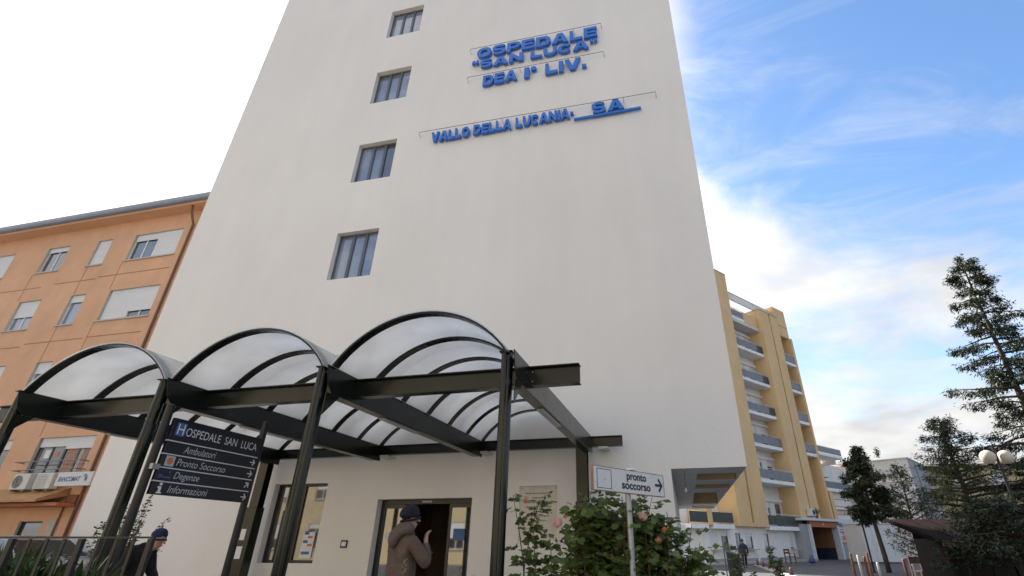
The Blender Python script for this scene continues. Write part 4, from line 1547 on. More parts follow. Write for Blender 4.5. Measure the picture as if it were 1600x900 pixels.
# white prefabricated cabin beside the emergency porch
cb = thing('prefab_cabin', 'white prefabricated cabin with two faint round vents beside the emergency porch', 'cabin', (15.2, 48.8, 0), R_(17))
G().box(-1.45, 1.45, 0, 2.4, .08, 2.75).obj('body', 'cabin_white', cb, bevel=.03)
G().box(-1.5, 1.5, -.05, 2.45, 2.76, 2.86).obj('roof', 'cabin_white', cb, bevel=.02)
for x in (-.35, .45):
    n = 20
    r0 = G().prism([(x + .24 * math.cos(2 * PI * k / n), 1.75 + .36 * math.sin(2 * PI * k / n)) for k in range(n)], 'y', -.02, -.002).obj('vent', 'sign_white', cb, bevel=.006)
for x in (-1.44, -.72, 0.05, .85, 1.40):
    G().box(x, x + .04, -.03, -.003, .1, 2.74).obj('rib', 'cabin_white', cb)

# ------------------------------------------------------------------ small things on the forecourt
bench = thing('bench', 'dark brown wooden armchair bench standing against the white ground floor wall', 'bench', (7.05, 42.35, .12), R_(52))
for z, y in ((.46, -.2), (.46, -.06), (.46, .08)):
    G().box(-.36, .36, y - .055, y + .055, z - .035, z).obj('seat_slat', 'wood_brown', bench, bevel=.005)
for z in (.62, .80):
    G().box(-.36, .36, .17, .205, z, z + .12).obj('back_slat', 'wood_brown', bench, bevel=.005)
for sx in (-.33, .33):
    G().box(sx - .03, sx + .03, -.24, -.18, 0, .62).box(sx - .03, sx + .03, .14, .20, 0, .92).box(sx - .03, sx + .03, -.24, .16, .62, .66).obj('leg', 'wood_brown', bench)
bag = thing('waste_bag', 'small blue bag slumped on the pavement right of the brown bench', 'bag', (8.6, 43.0, .12))
G().lathe([(.16, 0), (.24, .10), (.22, .26), (.12, .38), (.05, .42), (.09, .5)], n=14).obj('sack', 'bag_blue', bag, smooth=True)

posts_ = [(4.53, 39.8, .34), (4.54, 37.0, .34), (4.53, 34.4, .36), (4.55, 31.8, .36), (4.53, 29.6, .40), (4.54, 27.6, .38)]
kp = None
names_ = ['farthest of the row', 'second farthest of the row', 'third from the far end', 'third nearest of the row', 'second nearest of the row', 'nearest of the row']
for i, (x, y, h) in enumerate(posts_):
    if kp is None:
        kp = thing('kerb_post', '', 'post', (x, y, .10), 0, 'short posts along the kerb')
        kc = G().lathe([(.07, 0), (.065, .26), (.045, .30)], n=10).obj('shaft', 'bollard_rust', kp, smooth=True)
        kd = G().lathe([(.10, 0), (.10, .06)], n=10).obj('base', 'frame_black', kp)
        o = kp
    else:
        o = copyobj(kp, loc=(x, y, .10))
        copyobj(kc, o)
        copyobj(kd, o)
    o['label'] = 'short rusty post on the kerb of the drive, ' + names_[i]

bol = [((6.82, 26.2), 1.0, 'rust', 'rusty brown bollard leftmost of the group at the edge of the drive'),
       ((7.14, 26.4), .93, 'white', 'white bollard just right of the leftmost rusty one'),
       ((7.36, 26.3), .9, 'rust', 'rusty bollard between two white ones at the drive edge'),
       ((7.75, 27.2), 1.02, 'rust', 'slim rusty bollard standing farther back behind the others'),
       ((7.85, 26.45), .66, 'white', 'second white bollard, right of the slim rusty one'),
       ((8.12, 24.2), .84, 'rust', 'thick rusty bollard at the foot of the small dark tree'),
       ((8.85, 25.6), .62, 'white', 'white bollard in front of the dark shed left of the wooden chair'),
       ((10.1, 26.2), .46, 'white', 'short white bollard in front of the shed right of the wooden chair')]
protos = {}
for (x, y), h, k, lab in bol:
    if k not in protos:
        o = thing('bollard', lab, 'bollard', (x, y, 0), 0, 'bollards at the edge of the drive')
        a_ = G().lathe([(.05, 0), (.05, .96), (.035, 1.0)], n=12).obj('shaft', 'bollard_rust' if k == 'rust' else 'bollard_white', o, smooth=True)
        b_ = G().lathe([(.085, 0), (.085, .04), (.055, .05)], n=12).obj('base', 'rail_grey', o)
        protos[k] = (o, a_, b_)
    else:
        o = copyobj(protos[k][0], loc=(x, y, 0))
        copyobj(protos[k][1], o)
        copyobj(protos[k][2], o)
        o['label'] = lab
    o.scale = (1, 1, h)

fr = thing('tubular_barrier', 'small thin tubular barrier standing at the near end of the footpath', 'barrier', (1.72, 23.2, 0), R_(5))
G().tube([(-.28, 0, 0), (-.28, 0, 1.12), (-.24, 0, 1.16), (.24, 0, 1.16), (.28, 0, 1.12), (.28, 0, 0)], .022, 8).obj('frame', 'rail_grey', fr)
G().box(-.02, .2, -.04, .04, 1.18, 1.28).obj('box', 'frame_black', fr)
gr = thing('path_railing', 'dark low railing running away along the footpath behind the rose bush', 'railing', (1.1, 16, 0))
q = G().tube([(0, -3, 1.12), (.35, 6, 1.12)], .025, 6)
q.obj('top_rail', 'rail_paint', gr)
pb = None
for k in range(38):
    u = k / 37
    loc = (.35 * u, -3 + 9 * u, 0)
    if pb is None:
        pb = G().box(-.012, .012, -.012, .012, 0.02, 1.1).obj('bar', 'rail_paint', gr, loc=loc)
    else:
        copyobj(pb, gr, loc=loc)

# dark shed
sh = thing('dark_shed', 'low dark brown wooden shed with a reddish roof and open front under the conifers', 'shed', (9.75, 19.1, 0), R_(13))
q = G()
q.prism([(0, 1.30), (2.6, 2.05), (2.6, 2.12), (0, 1.37)], 'x', -2.4, 4.4)
q.obj('roof', 'shed_roof', sh)
for k in range(11):
    x = -2.3 + k * .65
    G().prism([(.01, 1.375), (2.6, 2.125), (2.6, 2.15), (.01, 1.40)], 'x', x - .02, x + .02).obj('roof_batten', 'shed_roof', sh)
G().box(-2.42, 4.42, -.04, -.002, 1.28, 1.375).obj('eave_board', 'shed_lit_edge', sh)  # light along the roof edge is put into the board's paler colour
for k in range(27):
    x = -2.35 + k * .245
    G().box(x, x + .235, 1.35 + .012 * (k % 3), 1.38 + .012 * (k % 3), 0, 1.66).obj('plank', 'shed_wood', sh)
for x in (-2.3, -.4, 1.9, 4.2):
    G().box(x - .05, x + .05, .02, .12, 0, 1.28).obj('post', 'shed_wood', sh)
for x in (-2.35, 4.3):
    G().box(x, x + .04, .14, 1.34, 0, 1.5).obj('side_wall', 'shed_wood', sh)
ch = thing('wooden_chair', 'brown wooden chair standing before the dark shed between two white bollards', 'chair', (8.45, 23.6, 0), R_(20))
for k in range(4):
    G().box(-.24, .24, -.24 + k * .125, -.13 + k * .125, .44, .47).obj('seat_slat', 'wood_brown', ch)
for sx in (-.22, .22):
    for sy in (-.22, .24):
        G().box(sx - .025, sx + .025, sy - .025, sy + .025, 0, .44 if sy < 0 else .95).obj('leg', 'wood_brown', ch)
G().box(-.2, .2, .22, .25, .70, .92).obj('backrest', 'wood_brown', ch)

wr = thing('white_balustrade', 'white slatted balustrade above the shed at the right edge', 'railing', (12.6, 25.0, 0), R_(13))
G().box(-1.0, 1.6, .0, .1, 1.38, 1.46).obj('bottom_rail', 'bollard_white', wr)
G().box(-1.0, 1.6, .0, .1, 2.08, 2.15).obj('top_rail', 'bollard_white', wr)
wb0 = None
for k in range(14):
    if wb0 is None:
        wb0 = G().box(-.03, .03, .02, .08, 1.462, 2.078).obj('slat', 'bollard_white', wr, loc=(-.95, 0, 0))
    else:
        copyobj(wb0, wr, loc=(-.95 + k * .19, 0, 0))
G().box(-1.0, 1.6, .0, .3, 0, 1.378).obj('base_wall', 'sill_stone', wr)

lp = thing('globe_street_lamp', 'dark street lamp post with two cream globes in front of the tall conifer', 'street lamp', (11.5, 22.15, 0))
G().lathe([(.11, 0), (.10, .5), (.06, .55), (.045, 4.62), (.02, 4.68)], n=12).obj('pole', 'sign_steel', lp, smooth=False)
for sx in (-1, 1):
    u = Vector((sx * .97, sx * .23, 0))
    p1 = u * .33
    q = G().tube([(0, 0, 3.75), tuple(u * .2 + Vector((0, 0, 3.78))), tuple(p1 + Vector((0, 0, 3.92)))], .022, 8)
    q.obj('arm', 'sign_steel', lp)
    G().lathe([(.07, -.02), (.10, .03), (.05, .05)], tuple(p1 + Vector((0, 0, 3.92))), 12).obj('collar', 'sign_steel', lp)
    G().sphere(tuple(p1 + Vector((0, 0, 4.19))), .25, 20, 14).obj('globe', 'globe', lp, smooth=True)

# ------------------------------------------------------------------ trees


def conifer(name, label, loc, H, zb, rfun, nb, lpb, leafL, leafW, droop, m, seed, rtrunk, up=.15, hang=.3, spread=.5, lean=(0, 0)):
    rs = np.random.RandomState(seed)
    t = thing(name, label, 'tree', loc, 0, None)
    q = G()
    pts, rad = [], []
    for k in range(9):
        u = k / 8
        pts.append((lean[0] * u + .05 * math.sin(u * 7 + seed), lean[1] * u + .05 * math.cos(u * 5 + seed), H * u))
        rad.append(rtrunk * (1 - u) ** .8 + .012)
    q.tube(pts, rad, 8)
    q.obj('trunk', 'bark', t, smooth=True)
    limb = G()
    C, D, Nn, LL, WW = [], [], [], [], []
    az = rs.uniform(0, 6)
    for b in range(nb):
        u = (b + rs.uniform(0, .8)) / nb
        z = zb + (H - zb) * u ** .92
        az += 2.4 + rs.normal(0, .5)
        Rl = rfun(u) * rs.uniform(.55, 1.18)
        fz = z / H
        base = np.array([lean[0] * fz, lean[1] * fz, z])
        dr = droop * rs.uniform(.6, 1.4)
        dirh = np.array([math.cos(az), math.sin(az), 0])
        side = np.array([-math.sin(az), math.cos(az), 0])
        bend = rs.normal(0, .15)

        def P(s):
            return base + dirh * Rl * s + side * Rl * bend * s * s + np.array([0, 0, 1]) * Rl * (up * s - dr * s * s + .5 * dr * s ** 4)
        limb.tube([P(s) for s in (0, .3, .6, .95)], [max(.008, .028 * Rl), .018 * Rl + .004, .010 * Rl + .003, .003], 4, False)
        nl = int(lpb * (.35 + Rl / max(rfun(.15), .3)))
        # foliage in small tufts along the limb
        nt_ = max(3, int(nl / 9))
        for k in range(nt_):
            s = rs.uniform(.12, 1.0) ** .75
            off = rs.normal(0, 1) * spread * Rl * .35 * (1.05 - s * .7)
            c0 = P(s) + side * off + np.array([0, 0, -abs(off) * .25 - rs.uniform(0, hang) * .5])
            k2 = 14
            cc = c0 + rs.normal(0, 1, (k2, 3)) * np.array([.085, .085, .06]) * (leafL / .16) * 1.1
            d_ = dirh * .8 + side * np.sign(off) * .5 + rs.normal(0, .55, (k2, 3)) + np.array([0, 0, -hang * 1.3])
            C.append(cc)
            D.append(d_)
            Nn.append(rs.normal(0, .5, (k2, 3)) + np.array([0, 0, 1]))
            LL.append(rs.uniform(.6, 1.35, k2) * leafL)
            WW.append(rs.uniform(.7, 1.3, k2) * leafW)
    limb.obj('limbs', 'bark', t)
    V = leaf_quads(np.concatenate(C), np.concatenate(D), np.concatenate(Nn), np.concatenate(LL), np.concatenate(WW))
    o = bpy.data.objects.new('crown', quads_mesh('crown', V, m))
    link(o, t)
    o['kind'] = 'stuff'
    return t


conifer('tall_conifer', 'tallest dark conifer with an open ragged crown at the right edge', (15.4, 26.13, 0), 14.6, 2.2,
        lambda u: 2.85 * (1 - u) ** .62 * (.62 + .6 * math.sin(u * 19) ** 2) + .22, 88, 250, .17, .05, .42, 'needle_dark', 5, .20, up=.16, hang=.50, spread=.34, lean=(0.0, 0))
conifer('cedar_tree', 'broad mid sized cedar with feathery layered branches left of the globe lamp', (13.0, 28.6, 0), 7.0, .9,
        lambda u: 3.0 * (1 - u) ** .85 + .25, 74, 210, .19, .040, .22, 'needle_cedar', 11, .14, up=.26, hang=.28, spread=.55)
conifer('young_conifer', 'thin sparse young conifer between the small dark tree and the cedar', (11.5, 31.4, 0), 5.15, .7,
        lambda u: 1.5 * (1 - u) ** .8 + .12, 50, 62, .17, .045, .15, 'needle_cedar', 21, .06, up=.55, hang=.1, spread=.6)
conifer('cypress_tree', 'small dark drooping cypress on a bare slanting trunk beside the emergency board', (10.25, 33.15, 0), 6.5, 2.6,
        lambda u: 1.75 * (1 - u) ** .85 * min(1, .35 + 2.6 * u) * (.65 + .5 * math.sin(u * 13) ** 2) + .18, 44, 200, .17, .085, .55, 'needle_cypress', 33, .13, up=.2, hang=.6, spread=.5)
conifer('shrubby_conifer', 'low bushy conifer filling the gap under the globe lamp at the right edge', (15.0, 23.2, 0), 4.3, .6,
        lambda u: 2.3 * (1 - u) ** .6 + .2, 60, 130, .17, .06, .3, 'needle_cedar', 41, .10, up=.25, hang=.3, spread=.7)
conifer('spreading_conifer', 'low spreading conifer hanging over the roof edge of the dark shed', (8.9, 17.9, 0), 2.55, 1.0,
        lambda u: 2.0 * (1 - u) ** .6 + .15, 40, 170, .13, .040, .30, 'needle_cypress', 47, .07, up=.15, hang=.3, spread=.7)
st_ = thing('tree_prop', 'thin dark pole standing beside the trunk of the drooping cypress', 'pole', (9.55, 33.0, 0))
G().lathe([(.05, 0), (.045, 2.7), (.03, 2.72)], n=8).obj('shaft', 'sign_steel', st_)
G().lathe([(.09, 0), (.09, .05)], n=8).obj('base', 'sign_steel', st_)


# ------------------------------------------------------------------ rose bush
def rose_bush():
    rs = np.random.RandomState(17)
    t = thing('rose_bush', 'leafy rose bush with peach coloured blooms behind the pronto soccorso pole', 'bush', (-.88, 6.08, 0))
    right = np.array([.974, .225, 0])
    back = np.array([-.225, .974, 0])
    stems = G()
    nodes = []
    # (lateral start, lateral end, depth, height)
    canes = []
    for k in range(62):
        l0 = rs.uniform(-.50, .95)
        l1 = l0 + rs.normal(0, .28)
        top = 1.80 - .20 * abs(l1 - .12) ** 1.5 - abs(rs.normal(0, .22))
        if l1 > .7:
            top -= (l1 - .7) * .55
        if l1 < -.35:
            top -= .42
        canes.append((l0, l1, rs.uniform(-.3, .35), max(.55, top)))
    for (l0, l1, d, h) in ((-.86, -1.02, -.1, 1.83), (-.78, -.72, -.05, 1.80), (-.86, -.80, .05, 1.52), (-.80, -.60, 0, 1.42), (.1, .02, -.1, 1.90), (.25, .42, .0, 1.90), (-.02, -.14, .1, 1.88), (.45, .58, 0, 1.83), (.8, 1.0, .1, 1.55), (.3, .2, -.2, 1.82)):
        canes.append((l0, l1, d, h))
    for (l0, l1, d, h) in canes:
        pts = []
        bow = rs.normal(0, .10)
        for k in range(7):
            u = k / 6
            l = l0 + (l1 - l0) * u + bow * math.sin(u * PI)
            p = right * l + back * (d + .06 * math.sin(u * 4 + l0 * 9)) + np.array([0, 0, h * u])
            pts.append(p)
        stems.tube(pts, [.011, .010, .009, .008, .006, .005, .003], 5, False)
        nodes.append((pts, h))
    stems.obj('stems', 'stem_brown', t)
    C, D, Nn, L, Wd = [], [], [], [], []
    for pts, h in nodes:
        P = np.array(pts)
        n = int(15 + 10 * h)
        for k in range(n):
            u = rs.uniform(.22, 1.0) ** .8
            x = u * 6
            i = min(int(x), 5)
            p = P[i] + (P[i + 1] - P[i]) * (x - i)
            az = rs.uniform(0, 2 * PI)
            out = np.array([math.cos(az), math.sin(az), rs.uniform(-.15, .5)])
            ln = rs.uniform(.06, .17)
            rach = p + out * ln
            # compound leaf: pairs and an end leaflet
            side = np.cross(out, [0, 0, 1])
            side /= np.linalg.norm(side) + 1e-6
            big = rs.uniform(.75, 1.25)
            for (s, sd) in ((1.0, 0), (.72, 1), (.72, -1), (.4, 1), (.4, -1)):
                c = p + out * ln * s
                dd = out * (.9 if sd == 0 else .35) + side * sd * .9 + np.array([0, 0, -.25]) + rs.normal(0, .18, 3)
                C.append(c)
                D.append(dd)
                Nn.append(np.array([.15, -.55, .8]) + rs.normal(0, .5, 3))
                L.append(.088 * big * rs.uniform(.8, 1.15) * (1.1 if sd == 0 else .92))
                Wd.append(.066 * big * rs.uniform(.85, 1.1))
    C, D, Nn, L, Wd = map(np.array, (C, D, Nn, L, Wd))
    # the leaflets nearest the street are single leaves
    depth = C @ back - .35 * (C @ np.array([0, 0, 1]))
    order = np.argsort(depth)
    near = order[:260]
    rest = order[260:]
    V = leaf_quads(C[rest], D[rest], Nn[rest], L[rest], Wd[rest])
    o = bpy.data.objects.new('foliage', quads_mesh('foliage', V, 'leaf_rose'))
    link(o, t)
    o['kind'] = 'stuff'
    # shared leaf blade: ovate, folded along the midrib
    q = G()
    pr = [(0, 0), (.2, .36), (.45, .5), (.75, .34), (1.0, 0)]
    vs = [(x, 0, -.02 * math.sin(x * PI)) for x, _ in pr] + [(x, w * .7, .10 * w) for x, w in pr[1:4]] + [(x, -w * .7, .10 * w) for x, w in pr[1:4]]
    fs = [(0, 1, 5), (1, 2, 6, 5), (2, 3, 7, 6), (3, 4, 7), (0, 8, 1), (1, 8, 9, 2), (2, 9, 10, 3), (3, 10, 4)]
    q.add(vs, fs)
    me = q.mesh('leaf', 'leaf_rose', True)
    for i in near:
        d = Vector(D[i]).normalized()
        s = Vector(np.cross(Nn[i], D[i])).normalized()
        nn = d.cross(s)
        mx = Matrix(((d.x, s.x, nn.x), (d.y, s.y, nn.y), (d.z, s.z, nn.z))).to_4x4()
        lo = bpy.data.objects.new('leaf', me)
        link(lo, t)
        lo.matrix_local = Matrix.Translation(Vector(C[i])) @ mx @ Matrix.Diagonal((L[i], L[i] * .95, L[i], 1))

    def flower(p, r, m, nl, name):
        """cupped petals in shells round a closed heart"""
        q = G()
        for ring in range(nl):
            k = 3 + ring
            rr = r * (.40 + .60 * ring / max(1, nl - 1))
            open_ = .35 + .75 * ring / max(1, nl - 1)
            for j in range(k):
                a0 = 2 * PI * j / k + ring * .7 + rs.uniform(-.2, .2)
                da = 2.6 / k
                vs = []
                for u in range(4):
                    ph = .25 + (PI * .5 + open_ * .45 - .25) * u / 3
                    for v in range(4):
                        aa = a0 + da * (v - 1.5) / 1.5 * (1.0 if u < 3 else .72)
                        rad = rr * math.sin(ph) * (1 + (.10 if u == 3 else 0)) * rs.uniform(.95, 1.06)
                        zz = -rr * math.cos(ph) * .9 + r * .55
                        vs.append((rad * math.cos(aa), rad * math.sin(aa), zz))
                q.add(vs, [(u * 4 + v, u * 4 + v + 1, u * 4 + v + 5, u * 4 + v + 4) for u in range(3) for v in range(3)])
        o = q.obj(name, m, t, smooth=True)
        o.location = p
        o.rotation_euler = (R_(rs.uniform(15, 50)), R_(rs.uniform(-25, 25)), 0)
        return o
    base = np.array([-.88, 6.08, 0])
    for (x, y, z, r, m, nl) in ((-1.31, 5.72, 1.53, .054, 'petal', 6), (-1.15, 5.76, 1.40, .045, 'petal', 5), (-.43, 5.93, 1.59, .050, 'petal', 6), (-.20, 5.98, 1.47, .034, 'petal_bud', 3),
                                (-.28, 5.96, 1.37, .036, 'petal_bud', 3), (-1.66, 5.65, 1.76, .030, 'petal_bud', 3), (-.47, 5.93, 1.66, .022, 'petal', 3), (-1.24, 5.70, 1.60, .022, 'petal_bud', 2), (-.80, 5.9, 1.22, .04, 'petal', 4)):
        flower(tuple(np.array([x, y, z]) - base), r, m, nl, 'flower' if nl > 3 else 'bud')
    return t


rose_bush()


def leafy(name, label, cat, loc, n, ext, L, Wd, m, seed, stems=14, stem_m='stem_brown', hgt=1.0, sparse=1.0):
    """shrub of arching twigs with leaves along them"""
    rs = np.random.RandomState(seed)
    t = thing(name, label, cat, loc)
    q = G()
    C, D, Nn = [], [], []
    for k in range(stems):
        az = rs.uniform(0, 2 * PI)
        r = rs.uniform(.15, 1.0)
        tip = np.array([math.cos(az) * ext[0] * r, math.sin(az) * ext[1] * r, hgt * rs.uniform(.62, 1.0) * (1.05 - .35 * r * r)])
        b0 = np.array([tip[0] * .08, tip[1] * .08, 0.0])
        pts = []
        for j in range(6):
            u = j / 5
            pts.append(b0 + (tip - b0) * np.array([u ** 1.7, u ** 1.7, u ** .85]) + rs.normal(0, .012, 3))
        q.tube(pts, [.012, .010, .008, .006, .004, .002], 5, False)
        P = np.array(pts)
        for j in range(int(n / stems)):
            u = rs.uniform(.3, 1.0) ** .7 * 5
            i = min(int(u), 4)
            p = P[i] + (P[i + 1] - P[i]) * (u - i)
            a2 = rs.uniform(0, 2 * PI)
            C.append(p + rs.normal(0, .012, 3))
            D.append(np.array([math.cos(a2), math.sin(a2), rs.uniform(-.3, .6)]))
            Nn.append(np.array([0, 0, 1]) + rs.normal(0, .5, 3))
    q.obj('twigs', stem_m, t)
    C, D, Nn = map(np.array, (C, D, Nn))
    k = len(C)
    V = leaf_quads(C, D, Nn, rs.uniform(.7, 1.3, k) * L, rs.uniform(.75, 1.2, k) * Wd)
    o = bpy.data.objects.new('foliage', quads_mesh('foliage', V, m))
    link(o, t)
    o['kind'] = 'stuff'
    return t


leafy('young_tree', 'sparse young tree with small pale green leaves behind the canopy posts on the left', 'tree', (-8.45, 6.85, 0), 1900, (.85, .5), .062, .040, 'leaf_tree', 51, stems=26, hgt=2.15)
leafy('red_leaved_shrub', 'reddish brown shrub low between the canopy post and the sign post', 'shrub', (-8.05, 6.33, 0), 700, (.22, .22), .16, .03, 'leaf_red', 52, stems=14, hgt=1.20)
leafy('path_shrub', 'green shrub sprigs at the near end of the footpath right of the rose bush', 'shrub', (.83, 9.6, 0), 520, (.42, .3), .085, .05, 'leaf_rose', 53, stems=12, hgt=1.26)
leafy('path_bush', 'taller sprig of a green bush in front of the far walking person', 'shrub', (1.65, 11.6, 0), 420, (.28, .2), .09, .05, 'leaf_rose', 57, stems=7, hgt=1.40)


def shoots():
    rs = np.random.RandomState(71)
    t = thing('hedge', 'young hedge shoots with pale pinkish tips along the bottom edge before the entrance', 'hedge', (-1.5, 3.23, 0))
    q = G()
    C, D, Nn, L = [], [], [], []
    for (x, y, h) in [(-.215, -.03, 1.27), (.125, .04, 1.235), (.20, .06, 1.185), (-.30, 0, 1.16), (-.05, .02, 1.15), (.05, -.02, 1.15), (.30, .03, 1.15), (-.42, .0, 1.12)]:
        q.tube([(x, y, 0), (x + .01, y, h * .6), (x, y, h - .01)], [.006, .004, .002], 5, False)
        for k in range(34):
            z = h - .015 - (k / 34) ** 1.1 * .45
            a = k * 2.4
            C.append((x, y, z))
            D.append((math.cos(a), math.sin(a), 1.1 - k * .03))
            Nn.append((math.cos(a) * -.8, math.sin(a) * -.8, .6))
            L.append(.022 + .010 * min(1, k / 10) + rs.uniform(0, .008))
    for k in range(1500):
        x, y = rs.uniform(-.75, .75), rs.uniform(-.2, .2)
        C.append((x, y, rs.uniform(.2, 1.05)))
        D.append(rs.normal(0, 1, 3) + (0, 0, .7))
        Nn.append(rs.normal(0, 1, 3))
        L.append(rs.uniform(.025, .045))
    q.obj('twigs', 'stem_green', t)
    C, D, Nn, L = map(np.array, (C, D, Nn, L))
    o = bpy.data.objects.new('foliage', quads_mesh('foliage', leaf_quads(C, D, Nn, L, L * .52), 'leaf_young'))
    link(o, t)
    o['kind'] = 'stuff'


shoots()


def strap_plant(label, loc, n, ext, H, seed):
    rs = np.random.RandomState(seed)
    t = thing('strap_leaved_plant', label, 'plant', loc, R_(13))
    V = []
    for k in range(n):
        x, y = rs.uniform(-ext[0], ext[0]), rs.uniform(-ext[1], ext[1])
        az = rs.uniform(0, 2 * PI)
        d = np.array([math.cos(az), math.sin(az), 0])
        s = np.array([-math.sin(az), math.cos(az), 0])
        ln = rs.uniform(.22, .42)
        w = rs.uniform(.016, .028)
        z0 = H * rs.uniform(.35, .80) * (1 - .12 * max(0, x / ext[0]))
        arch = rs.uniform(.2, .8)
        pp = []
        for j in range(4):
            u = j / 3
            pp.append(np.array([x, y, z0]) + d * ln * arch * u + np.array([0, 0, ln * (u * (1.1 - arch * .3) - .55 * arch * u * u * 1.2)]))
        ws = [w * .8, w, w * .75, .001]
        for j in range(3):
            V.append([pp[j] - s * ws[j], pp[j] + s * ws[j], pp[j + 1] + s * ws[j + 1], pp[j + 1] - s * ws[j + 1]])
    V = np.array(V)
    o = bpy.data.objects.new('foliage', quads_mesh('foliage', V, 'leaf_strap'))
    link(o, t)
    o['kind'] = 'stuff'
    q = G().box(-ext[0] - .1, ext[0] + .1, -ext[1] - .1, ext[1] + .1, 0, .45)
    q.obj('planter', 'sill_stone', t, bevel=.02)


strap_plant('dense clump of glossy strap shaped leaves behind the railing in the lower left corner', (-6.05, 3.95, 0), 2900, (.78, .30), 1.34, 61)

# ------------------------------------------------------------------ railing in the lower left corner
rl = thing('iron_railing', 'black iron railing with upright flat bars and a scroll in the lower left corner', 'railing', (-4.05, 3.48, 0), R_(13))
G().box(-3.2, .02, -.012, .012, 1.388, 1.402).obj('top_rail', 'rail_paint', rl)
G().box(-3.2, .02, -.012, .012, .12, .14).obj('bottom_rail', 'rail_paint', rl)
rb = rp_ = None
for k in range(24):
    x = -k * .135
    if k % 4 == 0:
        if rp_ is None:
            rp_ = G().box(-.019, .019, -.019, .019, 0, 1.386).obj('post', 'rail_paint', rl, bevel=.003, loc=(x, 0, 0))
        else:
            copyobj(rp_, rl, loc=(x, 0, 0))
    else:
        if rb is None:
            rb = G().box(-.011, .011, -.006, .006, .142, 1.386).obj('bar', 'rail_paint', rl, loc=(x, 0, 0))
        else:
            copyobj(rb, rl, loc=(x, 0, 0))
q = G()
for cxx in (-1.20, -2.0):
    pts = [(cxx + .125 * math.cos(a_), -.03, 1.07 + .125 * math.sin(a_)) for a_ in np.linspace(-.6, PI + .9, 22)]
    q.tube(pts, .012, 6)
q.obj('scroll', 'rail_paint', rl)

# ------------------------------------------------------------------ parked car at the far left


def make_car():
    t = thing('parked_car', 'silver grey car parked before the orange building behind the railing', 'car', (-16.1, 10.3, 0), R_(4))
    # local +x is the front
    side = [(-2.05, .35), (-2.1, .75), (-1.95, 1.02), (-1.6, 1.12), (-1.35, 1.48), (-.9, 1.55), (.35, 1.53), (.7, 1.46), (1.30, 1.06), (1.95, .92), (2.12, .72), (2.1, .35)]
    q = G()
    n = len(side)
    hw = [.86 if z < 1.12 else .86 - (z - 1.1) * .42 for _, z in side]
    vs = [(x, -w, z) for (x, z), w in zip(side, hw)] + [(x, w, z) for (x, z), w in zip(side, hw)]
    fs = [tuple(range(n)), tuple(range(2 * n - 1, n - 1, -1))] + [((i + 1) % n, i, n + i, n + (i + 1) % n) for i in range(n)]
    q.add(vs, fs)
    q.obj('body', 'car_paint', t, bevel=.05)

    def pane(pts, name):
        q = G()
        q.add(pts, [(0, 1, 2, 3)])
        o = q.obj(name, 'car_glass', t)
        so = o.modifiers.new('solid', 'SOLIDIFY')
        so.thickness = .012
    pane([(.76, -.66, 1.435), (1.26, -.80, 1.10), (1.26, .80, 1.10), (.76, .66, 1.435)], 'windscreen')
    pane([(-1.38, .64, 1.46), (-1.62, .78, 1.15), (-1.62, -.78, 1.15), (-1.38, -.64, 1.46)], 'rear_window')
    for sgn in (-1, 1):
        a = sgn * .852
        b = sgn * .695
        pane([(-1.3, a, 1.13), (-.25, a, 1.13), (-.25, b, 1.47), (-1.12, b, 1.47)], 'side_window')
        pane([(-.17, a, 1.13), (1.0, a, 1.10), (.55, b, 1.45), (-.17, b, 1.47)], 'side_window')
        G().box(1.0, 1.2, sgn * .87, sgn * 1.02, 1.05, 1.18).obj('mirror', 'car_paint', t, bevel=.03)
        G().box(2.0, 2.13, sgn * .5, sgn * .8, .68, .82).obj('headlight', 'lens', t, bevel=.03)
        for x in (-1.3, 1.35):
            w = G().lathe([(.2, -.1), (.31, -.1), (.33, -.06), (.33, .06), (.31, .1), (.2, .1)], n=24).obj('wheel', 'rubber', t, smooth=False)
            w.location = (x, sgn * .80, .33)
            w.rotation_euler = (R_(90), 0, 0)
            G().lathe([(.2, -.09), (.2, .09)], n=16).obj('rim', 'chrome', w)
        q = G().box(-.20, -.185, sgn * .862, sgn * .868, .5, 1.1)
        q.obj('door_seam', 'frame_black', t)
    return t


make_car()

# ------------------------------------------------------------------ people


def skin_mesh(name, nodes, edges, m, parent, root=0, sub=2):
    """nodes: list of (x, y, z, r) or (x, y, z, rx, ry); grown with a Skin modifier into one continuous surface"""
    me = bpy.data.meshes.new(name)
    me.from_pydata([n[:3] for n in nodes], edges, [])
    me.materials.append(M[m])
    o = bpy.data.objects.new(name, me)
    link(o, parent)
    sk = o.modifiers.new('skin', 'SKIN')
    sk.use_smooth_shade = True
    sk.branch_smoothing = .4
    if not me.skin_vertices:
        me.attributes.new('skin', 'FLOAT_VECTOR', 'POINT')
    data = me.skin_vertices[0].data
    for i, n in enumerate(nodes):
        data[i].radius = (n[3], n[4] if len(n) > 4 else n[3])
        data[i].use_root = (i == root)
    ss = o.modifiers.new('sub', 'SUBSURF')
    ss.levels = sub
    ss.render_levels = sub
    return o


